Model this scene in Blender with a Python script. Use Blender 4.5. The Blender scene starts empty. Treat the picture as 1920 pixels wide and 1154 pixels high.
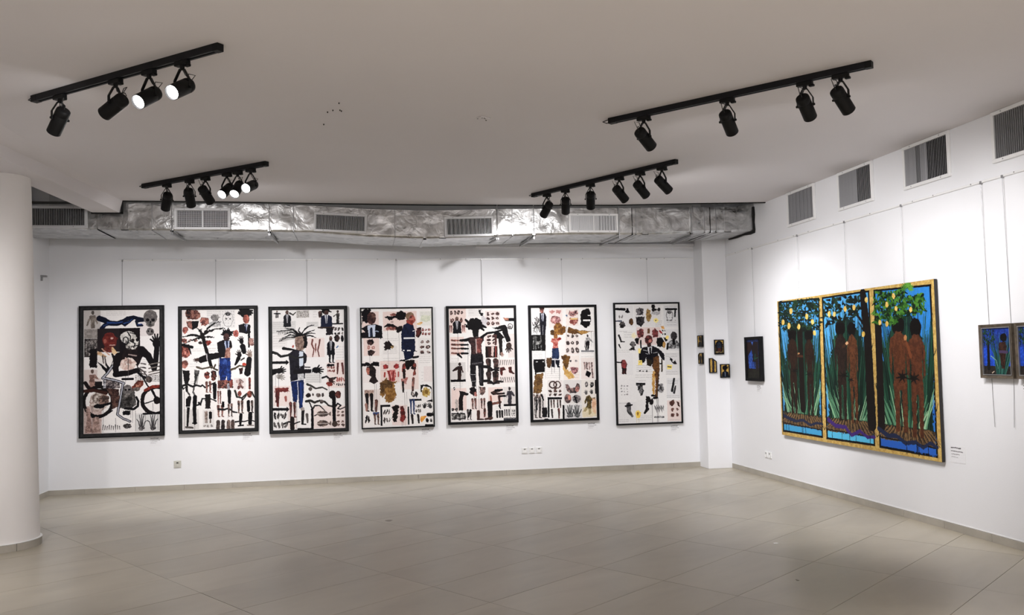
import bpy, bmesh, math, random
import numpy as np
from mathutils import Vector, Matrix, noise

SC = bpy.context.scene
COL = SC.collection
random.seed(5)

# ------------------------------------------------------------------ camera
cam_d = bpy.data.cameras.new('camera'); cam = bpy.data.objects.new('camera', cam_d); COL.objects.link(cam)
yaw, pitch, roll = 0.1715, 0.0484, -0.0226
fwd = Vector((math.sin(yaw), math.cos(yaw), 0)); rgt = Vector((math.cos(yaw), -math.sin(yaw), 0)); upv = Vector((0, 0, 1))
f2 = fwd * math.cos(pitch) + upv * math.sin(pitch); u2 = upv * math.cos(pitch) - fwd * math.sin(pitch)
r3 = rgt * math.cos(roll) + u2 * math.sin(roll); u3 = u2 * math.cos(roll) - rgt * math.sin(roll)
m = Matrix((r3, u3, -f2)).transposed().to_4x4(); m.translation = (0, 0, 1.6)
cam.matrix_world = m
cam_d.sensor_fit = 'HORIZONTAL'; cam_d.sensor_width = 36; cam_d.lens = 1662.5 * 36 / 1920
cam_d.shift_y = 14.13 / 1920; cam_d.clip_start = .05
SC.camera = cam

# ------------------------------------------------------------------ world, exposure, lamp strength
w = bpy.data.worlds.new('world'); SC.world = w; w.use_nodes = True
w.node_tree.nodes['Background'].inputs[0].default_value = (.02, .02, .022, 1); w.node_tree.nodes['Background'].inputs[1].default_value = 1
SC.view_settings.view_transform = 'Standard'; SC.view_settings.look = 'None'
SC.view_settings.exposure = 0.0; SC.view_settings.gamma = 1; SC.view_settings.use_curve_mapping = False
LAMP_W = 134.0            # power of one track spotlight
LAMP_COL = (1.0, .985, .99)
LAMP_CONE = (math.radians(86), math.radians(80))   # lamps turned to the walls, lamps turned to the room
def fill_light(name, loc, sx, sy, watts, col, rx=0):
    ld = bpy.data.lights.new(name, 'AREA'); o = bpy.data.objects.new(name, ld); COL.objects.link(o); ld.shape = 'RECTANGLE'; ld.size = sx; ld.size_y = sy; ld.energy = watts; ld.color = col; o.location = loc; o.rotation_euler = (rx, 0, 0)
fill_light('rear_wall_fill', (.8, -1.4, 2.6), 6.0, 1.0, 190, (1, .95, .94), math.radians(-80))     # added unseen fill, bounced off the rear wall to lift the near ceiling
def unseen_spot(loc, watts, cone, aim=(0, 0, -1)):
    sd = bpy.data.lights.new('unseen_gallery_spot', 'SPOT'); so = bpy.data.objects.new('unseen_gallery_spot', sd); COL.objects.link(so)
    so.location = loc; so.rotation_euler = Vector(aim).to_track_quat('-Z', 'Y').to_euler(); sd.energy = watts; sd.spot_size = math.radians(cone); sd.spot_blend = 1; sd.shadow_soft_size = .05; sd.color = (1, .965, .955)
unseen_spot((-2.7, 5.1, 3.4), 210, 80, (-.12, 2.9, -2.5))        # near the round column, left of the picture
for x, y in ((-.8, 2.7), (1.4, 2.2), (3.3, 2.6)): unseen_spot((x, y, 3.4), 850, 82)        # added unseen fill ahead of the camera; floor bounce brightens the near ceiling

# ------------------------------------------------------------------ materials
def nodes(name):
    mt = bpy.data.materials.new(name); mt.use_nodes = True; nt = mt.node_tree
    return mt, nt, nt.nodes['Principled BSDF']
def N(nt, t, **kw):
    n = nt.nodes.new(t)
    for k, v in kw.items():
        if k in n.inputs.keys(): n.inputs[k].default_value = v
        else: setattr(n, k, v)
    return n
def paint(name, c, rough=.6, metal=0, var=.04, scale=3, bump=0, bscale=60, spec=.5, stretch=None):
    """plain colour with soft tonal noise and optional fine relief"""
    mt, nt, b = nodes(name)
    b.inputs['Roughness'].default_value = rough; b.inputs['Metallic'].default_value = metal; b.inputs['Specular IOR Level'].default_value = spec
    tc = N(nt, 'ShaderNodeTexCoord'); src = tc.outputs['Object']
    if stretch:
        mp = N(nt, 'ShaderNodeMapping'); mp.inputs['Scale'].default_value = stretch; nt.links.new(src, mp.inputs[0]); src = mp.outputs[0]
    nz = N(nt, 'ShaderNodeTexNoise', Scale=scale, Detail=4.0); nt.links.new(src, nz.inputs['Vector'])
    rp = N(nt, 'ShaderNodeValToRGB'); e = rp.color_ramp.elements
    e[0].position = .3; e[1].position = .7
    e[0].color = (*[x * (1 - var) for x in c], 1); e[1].color = (*[min(1, x * (1 + var)) for x in c], 1)
    nt.links.new(nz.outputs['Fac'], rp.inputs[0]); nt.links.new(rp.outputs[0], b.inputs['Base Color'])
    if bump:
        n2 = N(nt, 'ShaderNodeTexNoise', Scale=bscale, Detail=3.0); nt.links.new(src, n2.inputs['Vector'])
        bp = N(nt, 'ShaderNodeBump', Strength=bump, Distance=.01); nt.links.new(n2.outputs['Fac'], bp.inputs['Height']); nt.links.new(bp.outputs[0], b.inputs['Normal'])
    return mt
M = {}
M['wall'] = paint('wall_paint', (.815, .82, .845), .75, var=.015, scale=1.2, bump=.06, bscale=120, spec=.25)
M['ceiling'] = paint('ceiling_paint', (.725, .697, .708), .85, var=.015, scale=.8, bump=.04, bscale=90, spec=.2)
M['column'] = paint('column_paint', (.8, .775, .76), .7, var=.02, scale=2, bump=.05, spec=.25)
M['roof'] = paint('raw_slab', (.12, .115, .11), .9, var=.2)
M['skirt'] = paint('skirting_tile', (.4, .37, .32), .5, var=.1, scale=5)
M['seal'] = paint('sealant', (.85, .85, .84), .5)
M['grout'] = paint('grout', (.11, .1, .088), .9, var=.1)
M['black'] = paint('black_metal', (.006, .006, .0065), .55, var=.1, spec=.2)
M['blackrub'] = paint('black_cable', (.015, .015, .016), .6)
M['track'] = paint('track_metal', (.009, .009, .011), .5, var=.1, spec=.2)
M['grey'] = paint('galvanised', (.33, .33, .335), .4, .85, .1, 14)
M['dark'] = paint('dark_gap', (.01, .01, .01), .95)
M['grille'] = paint('grille_paint', (.62, .62, .63), .45, var=.03)
M['slat'] = paint('slat_metal', (.62, .62, .635), .4, 0, var=.05)
M['slatgrey'] = paint('slat_grey_metal', (.33, .33, .345), .4, 0, var=.05)
M['white'] = paint('white_plastic', (.82, .82, .82), .35, var=.02)
M['ivory'] = paint('ivory_plastic', (.55, .54, .49), .4, var=.04)
M['frameblk'] = paint('black_frame_wood', (.008, .008, .009), .6, var=.3, scale=20, spec=.1)
M['framegry'] = paint('charcoal_frame_wood', (.024, .024, .025), .6, var=.4, scale=24, bump=.1, spec=.12)
M['framebrz'] = paint('bronze_frame_wood', (.085, .065, .045), .45, var=.4, scale=30)
M['canvasedge'] = paint('canvas_edge', (.02, .018, .018), .7)
M['wire'] = paint('steel_wire', (.3, .3, .31), .4, .7)
M['paper'] = paint('paper_scrap', (.85, .85, .84), .7)
M['stain'] = paint('dirty_mark', (.3, .27, .23), .8)

def tile_mat():
    mt, nt, b = nodes('stone_tile')
    tc = N(nt, 'ShaderNodeTexCoord'); oi = N(nt, 'ShaderNodeObjectInfo')
    mp = N(nt, 'ShaderNodeMapping'); mp.inputs['Scale'].default_value = (.7, 1.7, 1); mp.inputs['Rotation'].default_value = (0, 0, math.radians(-8))
    nt.links.new(tc.outputs['Object'], mp.inputs[0])
    ad = N(nt, 'ShaderNodeVectorMath', operation='MULTIPLY_ADD'); cb = N(nt, 'ShaderNodeCombineXYZ')
    ml = N(nt, 'ShaderNodeMath', operation='MULTIPLY'); ml.inputs[1].default_value = 37; nt.links.new(oi.outputs['Random'], ml.inputs[0]); nt.links.new(ml.outputs[0], cb.inputs[2])
    av = N(nt, 'ShaderNodeVectorMath', operation='ADD'); nt.links.new(mp.outputs[0], av.inputs[0]); nt.links.new(cb.outputs[0], av.inputs[1])
    n1 = N(nt, 'ShaderNodeTexNoise', Scale=1.5, Detail=5.0, Roughness=.55, Distortion=.6); nt.links.new(av.outputs[0], n1.inputs['Vector'])
    n2 = N(nt, 'ShaderNodeTexNoise', Scale=14.0, Detail=5.0, Roughness=.6); nt.links.new(av.outputs[0], n2.inputs['Vector'])
    mx = N(nt, 'ShaderNodeMath', operation='MULTIPLY_ADD'); mx.inputs[1].default_value = .35; nt.links.new(n2.outputs['Fac'], mx.inputs[0]); nt.links.new(n1.outputs['Fac'], mx.inputs[2])
    rp = N(nt, 'ShaderNodeValToRGB'); e = rp.color_ramp.elements; e[0].position = .42; e[1].position = .95
    e[0].color = (.34, .302, .235, 1); e[1].color = (.45, .405, .32, 1)
    k = e.new(.68); k.color = (.4, .357, .28, 1)
    nt.links.new(mx.outputs[0], rp.inputs[0])
    hs = N(nt, 'ShaderNodeHueSaturation'); mr = N(nt, 'ShaderNodeMapRange'); mr.inputs['To Min'].default_value = .95; mr.inputs['To Max'].default_value = 1.05
    nt.links.new(oi.outputs['Random'], mr.inputs[0]); nt.links.new(mr.outputs[0], hs.inputs['Value']); nt.links.new(rp.outputs[0], hs.inputs['Color']); nt.links.new(hs.outputs[0], b.inputs['Base Color'])
    r2 = N(nt, 'ShaderNodeMapRange'); r2.inputs['To Min'].default_value = .24; r2.inputs['To Max'].default_value = .4; nt.links.new(n2.outputs['Fac'], r2.inputs[0]); nt.links.new(r2.outputs[0], b.inputs['Roughness'])
    b.inputs['Specular IOR Level'].default_value = .55
    return mt
M['tile'] = tile_mat()

def foil_mat():
    mt, nt, b = nodes('aluminium_foil')
    b.inputs['Metallic'].default_value = 1
    tc = N(nt, 'ShaderNodeTexCoord')
    n1 = N(nt, 'ShaderNodeTexNoise', Scale=5.0, Detail=4.0, Distortion=1.5); nt.links.new(tc.outputs['Object'], n1.inputs['Vector'])
    rp = N(nt, 'ShaderNodeValToRGB'); e = rp.color_ramp.elements; e[0].position = .3; e[1].position = .7; e[0].color = (.36, .36, .355, 1); e[1].color = (.72, .72, .715, 1)
    nt.links.new(n1.outputs['Fac'], rp.inputs[0]); nt.links.new(rp.outputs[0], b.inputs['Base Color'])
    r2 = N(nt, 'ShaderNodeMapRange'); r2.inputs['To Min'].default_value = .2; r2.inputs['To Max'].default_value = .42; nt.links.new(n1.outputs['Fac'], r2.inputs[0]); nt.links.new(r2.outputs[0], b.inputs['Roughness'])
    n2 = N(nt, 'ShaderNodeTexNoise', Scale=9.0, Detail=5.0, Distortion=.8); nt.links.new(tc.outputs['Object'], n2.inputs['Vector'])
    bp = N(nt, 'ShaderNodeBump', Strength=.35, Distance=.03); nt.links.new(n2.outputs['Fac'], bp.inputs['Height']); nt.links.new(bp.outputs[0], b.inputs['Normal'])
    return mt
M['foil'] = foil_mat()
def glow_mat(name, strength):
    mt, nt, b = nodes(name)
    b.inputs['Base Color'].default_value = (.9, .9, .9, 1); b.inputs['Emission Color'].default_value = (1, .99, 1, 1); b.inputs['Emission Strength'].default_value = strength
    return mt
M['glow'] = glow_mat('lamp_face', 14)
def art_mat(name, im, rough=.5):
    mt, nt, b = nodes(name)
    t = N(nt, 'ShaderNodeTexImage'); t.image = im; t.extension = 'EXTEND'; uv = N(nt, 'ShaderNodeTexCoord'); nt.links.new(uv.outputs['UV'], t.inputs['Vector'])
    nt.links.new(t.outputs['Color'], b.inputs['Base Color']); b.inputs['Roughness'].default_value = rough; b.inputs['Specular IOR Level'].default_value = .08
    return mt

# ------------------------------------------------------------------ mesh helpers
class MB:
    """collects shapes; build() links them as ONE mesh object"""
    def __init__(s): s.v = []; s.f = []; s.uv = {}
    def quad(s, pts, uv=None):
        n = len(s.v); s.v += [tuple(p) for p in pts]; s.f.append(tuple(range(n, n + len(pts))))
        if uv: s.uv[len(s.f) - 1] = uv
    def box(s, a, b, mat=None):
        x0, y0, z0 = a; x1, y1, z1 = b; n = len(s.v)
        c = [(x0, y0, z0), (x1, y0, z0), (x1, y1, z0), (x0, y1, z0), (x0, y0, z1), (x1, y0, z1), (x1, y1, z1), (x0, y1, z1)]
        s.v += [tuple(mat @ Vector(p)) if mat is not None else p for p in c]
        s.f += [tuple(n + i for i in q) for q in ((3, 2, 1, 0), (4, 5, 6, 7), (0, 1, 5, 4), (1, 2, 6, 5), (2, 3, 7, 6), (3, 0, 4, 7))]
        return s
    def prism(s, poly, z0, z1):
        """vertical prism over a convex polygon"""
        n = len(s.v); k = len(poly)
        s.v += [(x, y, z0) for x, y in poly] + [(x, y, z1) for x, y in poly]
        s.f.append(tuple(n + i for i in reversed(range(k)))); s.f.append(tuple(n + k + i for i in range(k)))
        s.f += [(n + i, n + (i + 1) % k, n + k + (i + 1) % k, n + k + i) for i in range(k)]
        return s
    def bar(s, a, b, wx, wy, side=None):
        """rectangular bar between two points"""
        a, b = Vector(a), Vector(b); d = (b - a).normalized(); sd = Vector(side) if side is not None else (Vector((0, 0, 1)) if abs(d.z) < .9 else Vector((1, 0, 0)))
        x = d.cross(sd).normalized(); y = d.cross(x).normalized(); n = len(s.v)
        for p in (a, b): s.v += [tuple(p + x * i * wx / 2 + y * j * wy / 2) for i, j in ((-1, -1), (1, -1), (1, 1), (-1, 1))]
        s.f += [tuple(n + i for i in q) for q in ((3, 2, 1, 0), (4, 5, 6, 7), (0, 1, 5, 4), (1, 2, 6, 5), (2, 3, 7, 6), (3, 0, 4, 7))]
        return s
    def tube(s, pts, r, k=8):
        pts = [Vector(p) for p in pts]; n0 = len(s.v); pv = None
        for i, p in enumerate(pts):
            d = (pts[min(i + 1, len(pts) - 1)] - pts[max(i - 1, 0)]).normalized()
            if pv is None: pv = d.orthogonal().normalized()
            pv = (pv - d * pv.dot(d)).normalized(); q = d.cross(pv)
            s.v += [tuple(p + (pv * math.cos(t) + q * math.sin(t)) * r) for t in (2 * math.pi * j / k for j in range(k))]
        for i in range(len(pts) - 1):
            for j in range(k): a = n0 + i * k + j; b = n0 + i * k + (j + 1) % k; s.f.append((a, b, b + k, a + k))
        s.f.append(tuple(n0 + j for j in reversed(range(k)))); s.f.append(tuple(n0 + (len(pts) - 1) * k + j for j in range(k)))
        return s
    def lathe(s, prof, org, axis, k=24):
        """profile [(r, h)] revolved about an axis"""
        o, d = Vector(org), Vector(axis).normalized(); x = d.orthogonal().normalized(); y = d.cross(x); n0 = len(s.v)
        for r, h in prof: s.v += [tuple(o + d * h + (x * math.cos(t) + y * math.sin(t)) * max(r, 1e-4)) for t in (2 * math.pi * j / k for j in range(k))]
        for i in range(len(prof) - 1):
            for j in range(k): a = n0 + i * k + j; b = n0 + i * k + (j + 1) % k; s.f.append((a, b, b + k, a + k))
        return s
    def build(s, name, mat, parent=None, smooth=False, bevel=0, shift=(0, 0, 0)):
        me = bpy.data.meshes.new(name); sh = Vector(shift)
        me.from_pydata([tuple(Vector(p) - sh) for p in s.v], [], s.f)
        if s.uv:
            ul = me.uv_layers.new(name='UVMap')
            for fi, uv in s.uv.items():
                for li, c in zip(me.polygons[fi].loop_indices, uv): ul.data[li].uv = c
        bm = bmesh.new(); bm.from_mesh(me)
        if not s.uv: bmesh.ops.recalc_face_normals(bm, faces=bm.faces)
        if bevel: bmesh.ops.bevel(bm, geom=bm.edges[:], offset=bevel, segments=1, affect='EDGES')
        bm.to_mesh(me); bm.free()
        if smooth:
            for p in me.polygons: p.use_smooth = True
            try: me.set_sharp_from_angle(angle=math.radians(40))
            except Exception: pass
        me.materials.append(M[mat] if isinstance(mat, str) else mat)
        return link(name, me, parent)
def link(name, me, parent=None):
    o = bpy.data.objects.new(name, me); COL.objects.link(o)
    if parent is not None: o.parent = parent
    return o
def thing(name, label, cat, loc, rotz=0, group=None):
    o = bpy.data.objects.new(name, None); COL.objects.link(o); o.empty_display_size = .1
    o.location = loc; o.rotation_euler = (0, 0, rotz); o['label'] = label; o['category'] = cat
    if group: o['group'] = group
    return o
def tag(o, label, cat, group=None):
    o['label'] = label; o['category'] = cat
    if group: o['group'] = group
    return o
def struct(o, label=None):
    o['kind'] = 'structure'
    if label: o['label'] = label
    return o
def empty_struct(name, label=None):
    return struct(bpy_empty(name), label)
def bpy_empty(name):
    o = bpy.data.objects.new(name, None); COL.objects.link(o); return o
BACK, RIGHT = 0.0, -math.pi / 2      # a thing on the back wall faces -y; turned by RIGHT it faces -x
# ------------------------------------------------------------------ painted pictures (flat print on the canvases)
_N = np.random.RandomState(7)
def _field(h, w, cell):
    gh, gw = int(h / cell) + 3, int(w / cell) + 3
    g = _N.rand(gh, gw)
    y = np.arange(h) / cell; x = np.arange(w) / cell
    yi = y.astype(int); xi = x.astype(int); fy = (y - yi)[:, None]; fx = (x - xi)[None]
    fy = fy * fy * (3 - 2 * fy); fx = fx * fx * (3 - 2 * fx)
    a = g[yi][:, xi]; b = g[yi][:, xi + 1]; c = g[yi + 1][:, xi]; d = g[yi + 1][:, xi + 1]
    return (a * (1 - fx) + b * fx) * (1 - fy) + (c * (1 - fx) + d * fx) * fy

class Art:
    """A small numpy canvas; shapes are given in the coordinates of a quad (tl, tr, br, bl)."""
    def __init__(s, w, h, quad, bg):
        s.w, s.h = w, h
        src = np.array(quad, float); dst = np.array([(0, 0), (w, 0), (w, h), (0, h)], float)
        A = []; b = []
        for (x, y), (u, v) in zip(src, dst):
            A += [[x, y, 1, 0, 0, 0, -u * x, -u * y], [0, 0, 0, x, y, 1, -v * x, -v * y]]; b += [u, v]
        s.H = np.append(np.linalg.solve(np.array(A), np.array(b)), 1).reshape(3, 3)
        s.k = (w / np.linalg.norm(src[1] - src[0]) + h / np.linalg.norm(src[3] - src[0])) / 2
        s.im = np.ones((h, w, 3)) * np.array(bg) / 255.
        s.dx = (_field(h, w, 9) - .5) * 2 + (_field(h, w, 4) - .5) * 1.2
        s.dy = (_field(h, w, 9) - .5) * 2 + (_field(h, w, 4) - .5) * 1.2
        s.n1 = _field(h, w, 11) * .55 + _field(h, w, 4) * .45
        s.n2 = _field(h, w, 14) * .6 + _field(h, w, 5) * .4
        s.yy, s.xx = np.mgrid[0:h, 0:w].astype(float)
    def t(s, pts):
        p = np.asarray(pts, float).reshape(-1, 2); q = np.c_[p, np.ones(len(p))] @ s.H.T
        return q[:, :2] / q[:, 2:]
    def box(s, q, pad):
        x0, y0 = np.floor(q.min(0) - pad).astype(int); x1, y1 = np.ceil(q.max(0) + pad).astype(int)
        x0, y0 = max(x0, 0), max(y0, 0); x1, y1 = min(x1, s.w), min(y1, s.h)
        return (slice(y0, y1), slice(x0, x1)) if x1 > x0 and y1 > y0 else None
    def put(s, sl, m, c, c2, a):
        col = np.array(c) / 255.
        if c2 is not None:
            f = np.clip((s.n1[sl] - .5) * 2.6 + .5, 0, 1)[..., None]
            col = col * (1 - f) + np.array(c2) / 255. * f
        m = (np.clip(m, 0, 1) * a)[..., None]
        s.im[sl] = s.im[sl] * (1 - m) + col * m
    def P(s, pts, c, c2=None, j=2.5, a=1):
        q = s.t(pts); jj = j * s.k; sl = s.box(q, jj * 2 + 2)
        if sl is None: return
        X = s.xx[sl] + s.dx[sl] * jj; Y = s.yy[sl] + s.dy[sl] * jj
        m = np.zeros(X.shape, bool); n = len(q)
        for i in range(n):
            (xa, ya), (xb, yb) = q[i], q[(i + 1) % n]
            if ya == yb: continue
            m ^= ((ya > Y) != (yb > Y)) & (X < (xb - xa) * (Y - ya) / (yb - ya) + xa)
        s.put(sl, m * 1., c, c2, a)
    def R(s, x0, y0, x1, y1, c, c2=None, j=1, a=1):
        s.P([(x0, y0), (x1, y0), (x1, y1), (x0, y1)], c, c2, j, a)
    def E(s, cx, cy, rx, ry, c, c2=None, j=2.5, a=1, rot=0, ring=0):
        th = np.linspace(0, 2 * np.pi, 28)[:-1]; cr, sr = np.cos(np.radians(rot)), np.sin(np.radians(rot))
        f = lambda k: [(cx + (rx * k[0]) * np.cos(t) * cr - (ry * k[1]) * np.sin(t) * sr, cy + (rx * k[0]) * np.cos(t) * sr + (ry * k[1]) * np.sin(t) * cr) for t in th]
        if ring:
            pts = f((1, 1)); s.L(pts + pts[:1], ring, c, c2=c2, j=j, a=a)
        else: s.P(f((1, 1)), c, c2, j, a)
    def L(s, pts, w, c, w2=None, c2=None, j=1.5, a=1):
        q = s.t(pts); w2 = w if w2 is None else w2; jj = j * s.k
        sl = s.box(q, max(w, w2) * s.k + jj * 2 + 2)
        if sl is None: return
        X = s.xx[sl] + s.dx[sl] * jj; Y = s.yy[sl] + s.dy[sl] * jj
        best = np.full(X.shape, -1e9); n = len(q) - 1
        for i in range(n):
            a0, b0 = q[i], q[i + 1]; d = b0 - a0; l2 = max(d @ d, 1e-6)
            t = np.clip(((X - a0[0]) * d[0] + (Y - a0[1]) * d[1]) / l2, 0, 1)
            r = (w + (w2 - w) * (i + t) / n) / 2 * s.k
            best = np.maximum(best, r - np.hypot(X - a0[0] - d[0] * t, Y - a0[1] - d[1] * t))
        s.put(sl, best + .5, c, c2, a)
    def TX(s, x0, y0, x1, y1, n=4, c=(150, 146, 145), a=.42, w=3.6):
        for i in range(n):
            y = y0 + (y1 - y0) * i / max(n - 1, 1); x = x0
            while x < x1 - 6:
                e = min(x + 10 + _N.rand() * 34, x1 - _N.rand() * 8); s.L([(x, y), (e, y)], w, c, j=.8, a=a); x = e + 7
    def DR(s, x, y0, y1, w=3, c=(25, 22, 24), a=.8):
        s.L([(x, y0), (x + _N.rand() * 2, (y0 + y1) / 2), (x, y1)], w, c, w * .6, j=.5, a=a)
    def HD(s, cx, cy, r, c, ang=-90, spread=55, c2=None):
        """an open hand: palm, four fingers and a thumb"""
        s.E(cx, cy, r * .5, r * .6, c, c2, 1.2, rot=ang + 90)
        for i, l in enumerate((.62, .82, .78, .55)):
            t = np.radians(ang + (i - 1.5) * spread / 3); o = np.radians(ang + (i - 1.5) * 22)
            k = (cx + np.cos(o) * r * .42, cy + np.sin(o) * r * .42); s.L([k, (k[0] + np.cos(t) * r * l, k[1] + np.sin(t) * r * l)], r * .26, c, r * .18, c2, .6)
        t = np.radians(ang - spread * 1.1); s.L([(cx, cy + r * .1), (cx + np.cos(t) * r * .95, cy + np.sin(t) * r * .95)], r * .3, c, r * .2, c2, .6)
    def DREAD(s, cx, cy, r, c=(14, 12, 14), n=11, a0=170, a1=370):
        s.E(cx, cy, r * .8, r * .7, c)
        for t in np.radians(np.linspace(a0, a1, n)):
            k = .55 + _N.rand() * .6; t += (_N.rand() - .5) * .3; s.L([(cx, cy), (cx + np.cos(t) * r * .8, cy + np.sin(t) * r * .8), (cx + np.cos(t + .12) * r * k * 1.25, cy + np.sin(t + .12) * r * k * 1.25)], r * .5, c, r * .22)
    def SUIT(s, cx, y, w, h, suit=(20, 20, 28), skin=(120, 100, 92), shirt=(205, 205, 212), skin2=(60, 40, 38)):
        """a bust or short figure in a jacket and tie"""
        s.E(cx, y + h * .13, w * .2, h * .14, skin, skin2, 1.5)
        s.P([(cx - w * .18, y + h * .24), (cx + w * .18, y + h * .24), (cx + w * .46, y + h * .36), (cx + w * .5, y + h), (cx - w * .5, y + h), (cx - w * .46, y + h * .36)], suit)
        s.P([(cx - w * .14, y + h * .25), (cx + w * .14, y + h * .25), (cx + w * .06, y + h * .75), (cx - w * .06, y + h * .75)], shirt, None, 1)
        s.L([(cx, y + h * .28), (cx, y + h * .72)], w * .07, suit)
    def BITS(s, x0, y0, x1, y1, nx, ny, c, c2=None, f=.38):
        """a grid of small study sketches"""
        dx, dy = (x1 - x0) / nx, (y1 - y0) / ny
        for i in range(nx):
            for k in range(ny):
                cx, cy = x0 + dx * (i + .5), y0 + dy * (k + .5)
                s.E(cx + (_N.rand() - .5) * 3, cy, dx * f * (.7 + _N.rand() * .4), dy * f * (.7 + _N.rand() * .4), c, c2, 4, rot=_N.rand() * 50 - 25)
                if _N.rand() < .6: s.E(cx, cy, dx * f * .35, dy * f * .35, (214, 200, 194), c, 2)
    def LEGS(s, x0, y0, x1, y1, c, c2=None, foot=1):
        w = (x1 - x0)
        for k in (.27, .73):
            cx = x0 + w * k
            s.L([(cx, y0), (cx + w * .03, y0 + (y1 - y0) * .45), (cx, y1 - 3)], w * .36, c, w * .16, c2)
            if foot: s.L([(cx - w * .02, y1 - 3), (cx + w * .2, y1)], w * .14, c, w * .1, c2)
    def SNAKE(s, pts, w, c=(28, 26, 28)):
        p = np.array(pts, float); t = np.linspace(0, len(p) - 1, len(p) * 5); i = np.minimum(t.astype(int), len(p) - 2); f = (t - i)[:, None]; f = f * f * (3 - 2 * f)
        s.L(p[i] * (1 - f) + p[i + 1] * f, w, c, w * .6)
    def image(s, name):
        im = bpy.data.images.new(name, s.w, s.h)
        px = np.ones((s.h, s.w, 4), np.float32); g = (_field(s.h, s.w, 2.2) - .5) * .05
        px[..., :3] = np.clip(s.im[::-1] * (1 + g[..., None]), 0, 1)
        im.pixels.foreach_set(px.ravel()); im.update(); im.pack()
        return im

K0 = (16, 15, 18); NAVY = (22, 30, 62); BLUE = (38, 66, 132); FL = (176, 110, 100); FLD = (92, 44, 40); PK = (222, 202, 196); GP = (206, 204, 203)
GR = (96, 92, 92); BR = (88, 60, 40); OCH = (166, 122, 62); WH = (232, 229, 228)

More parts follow.
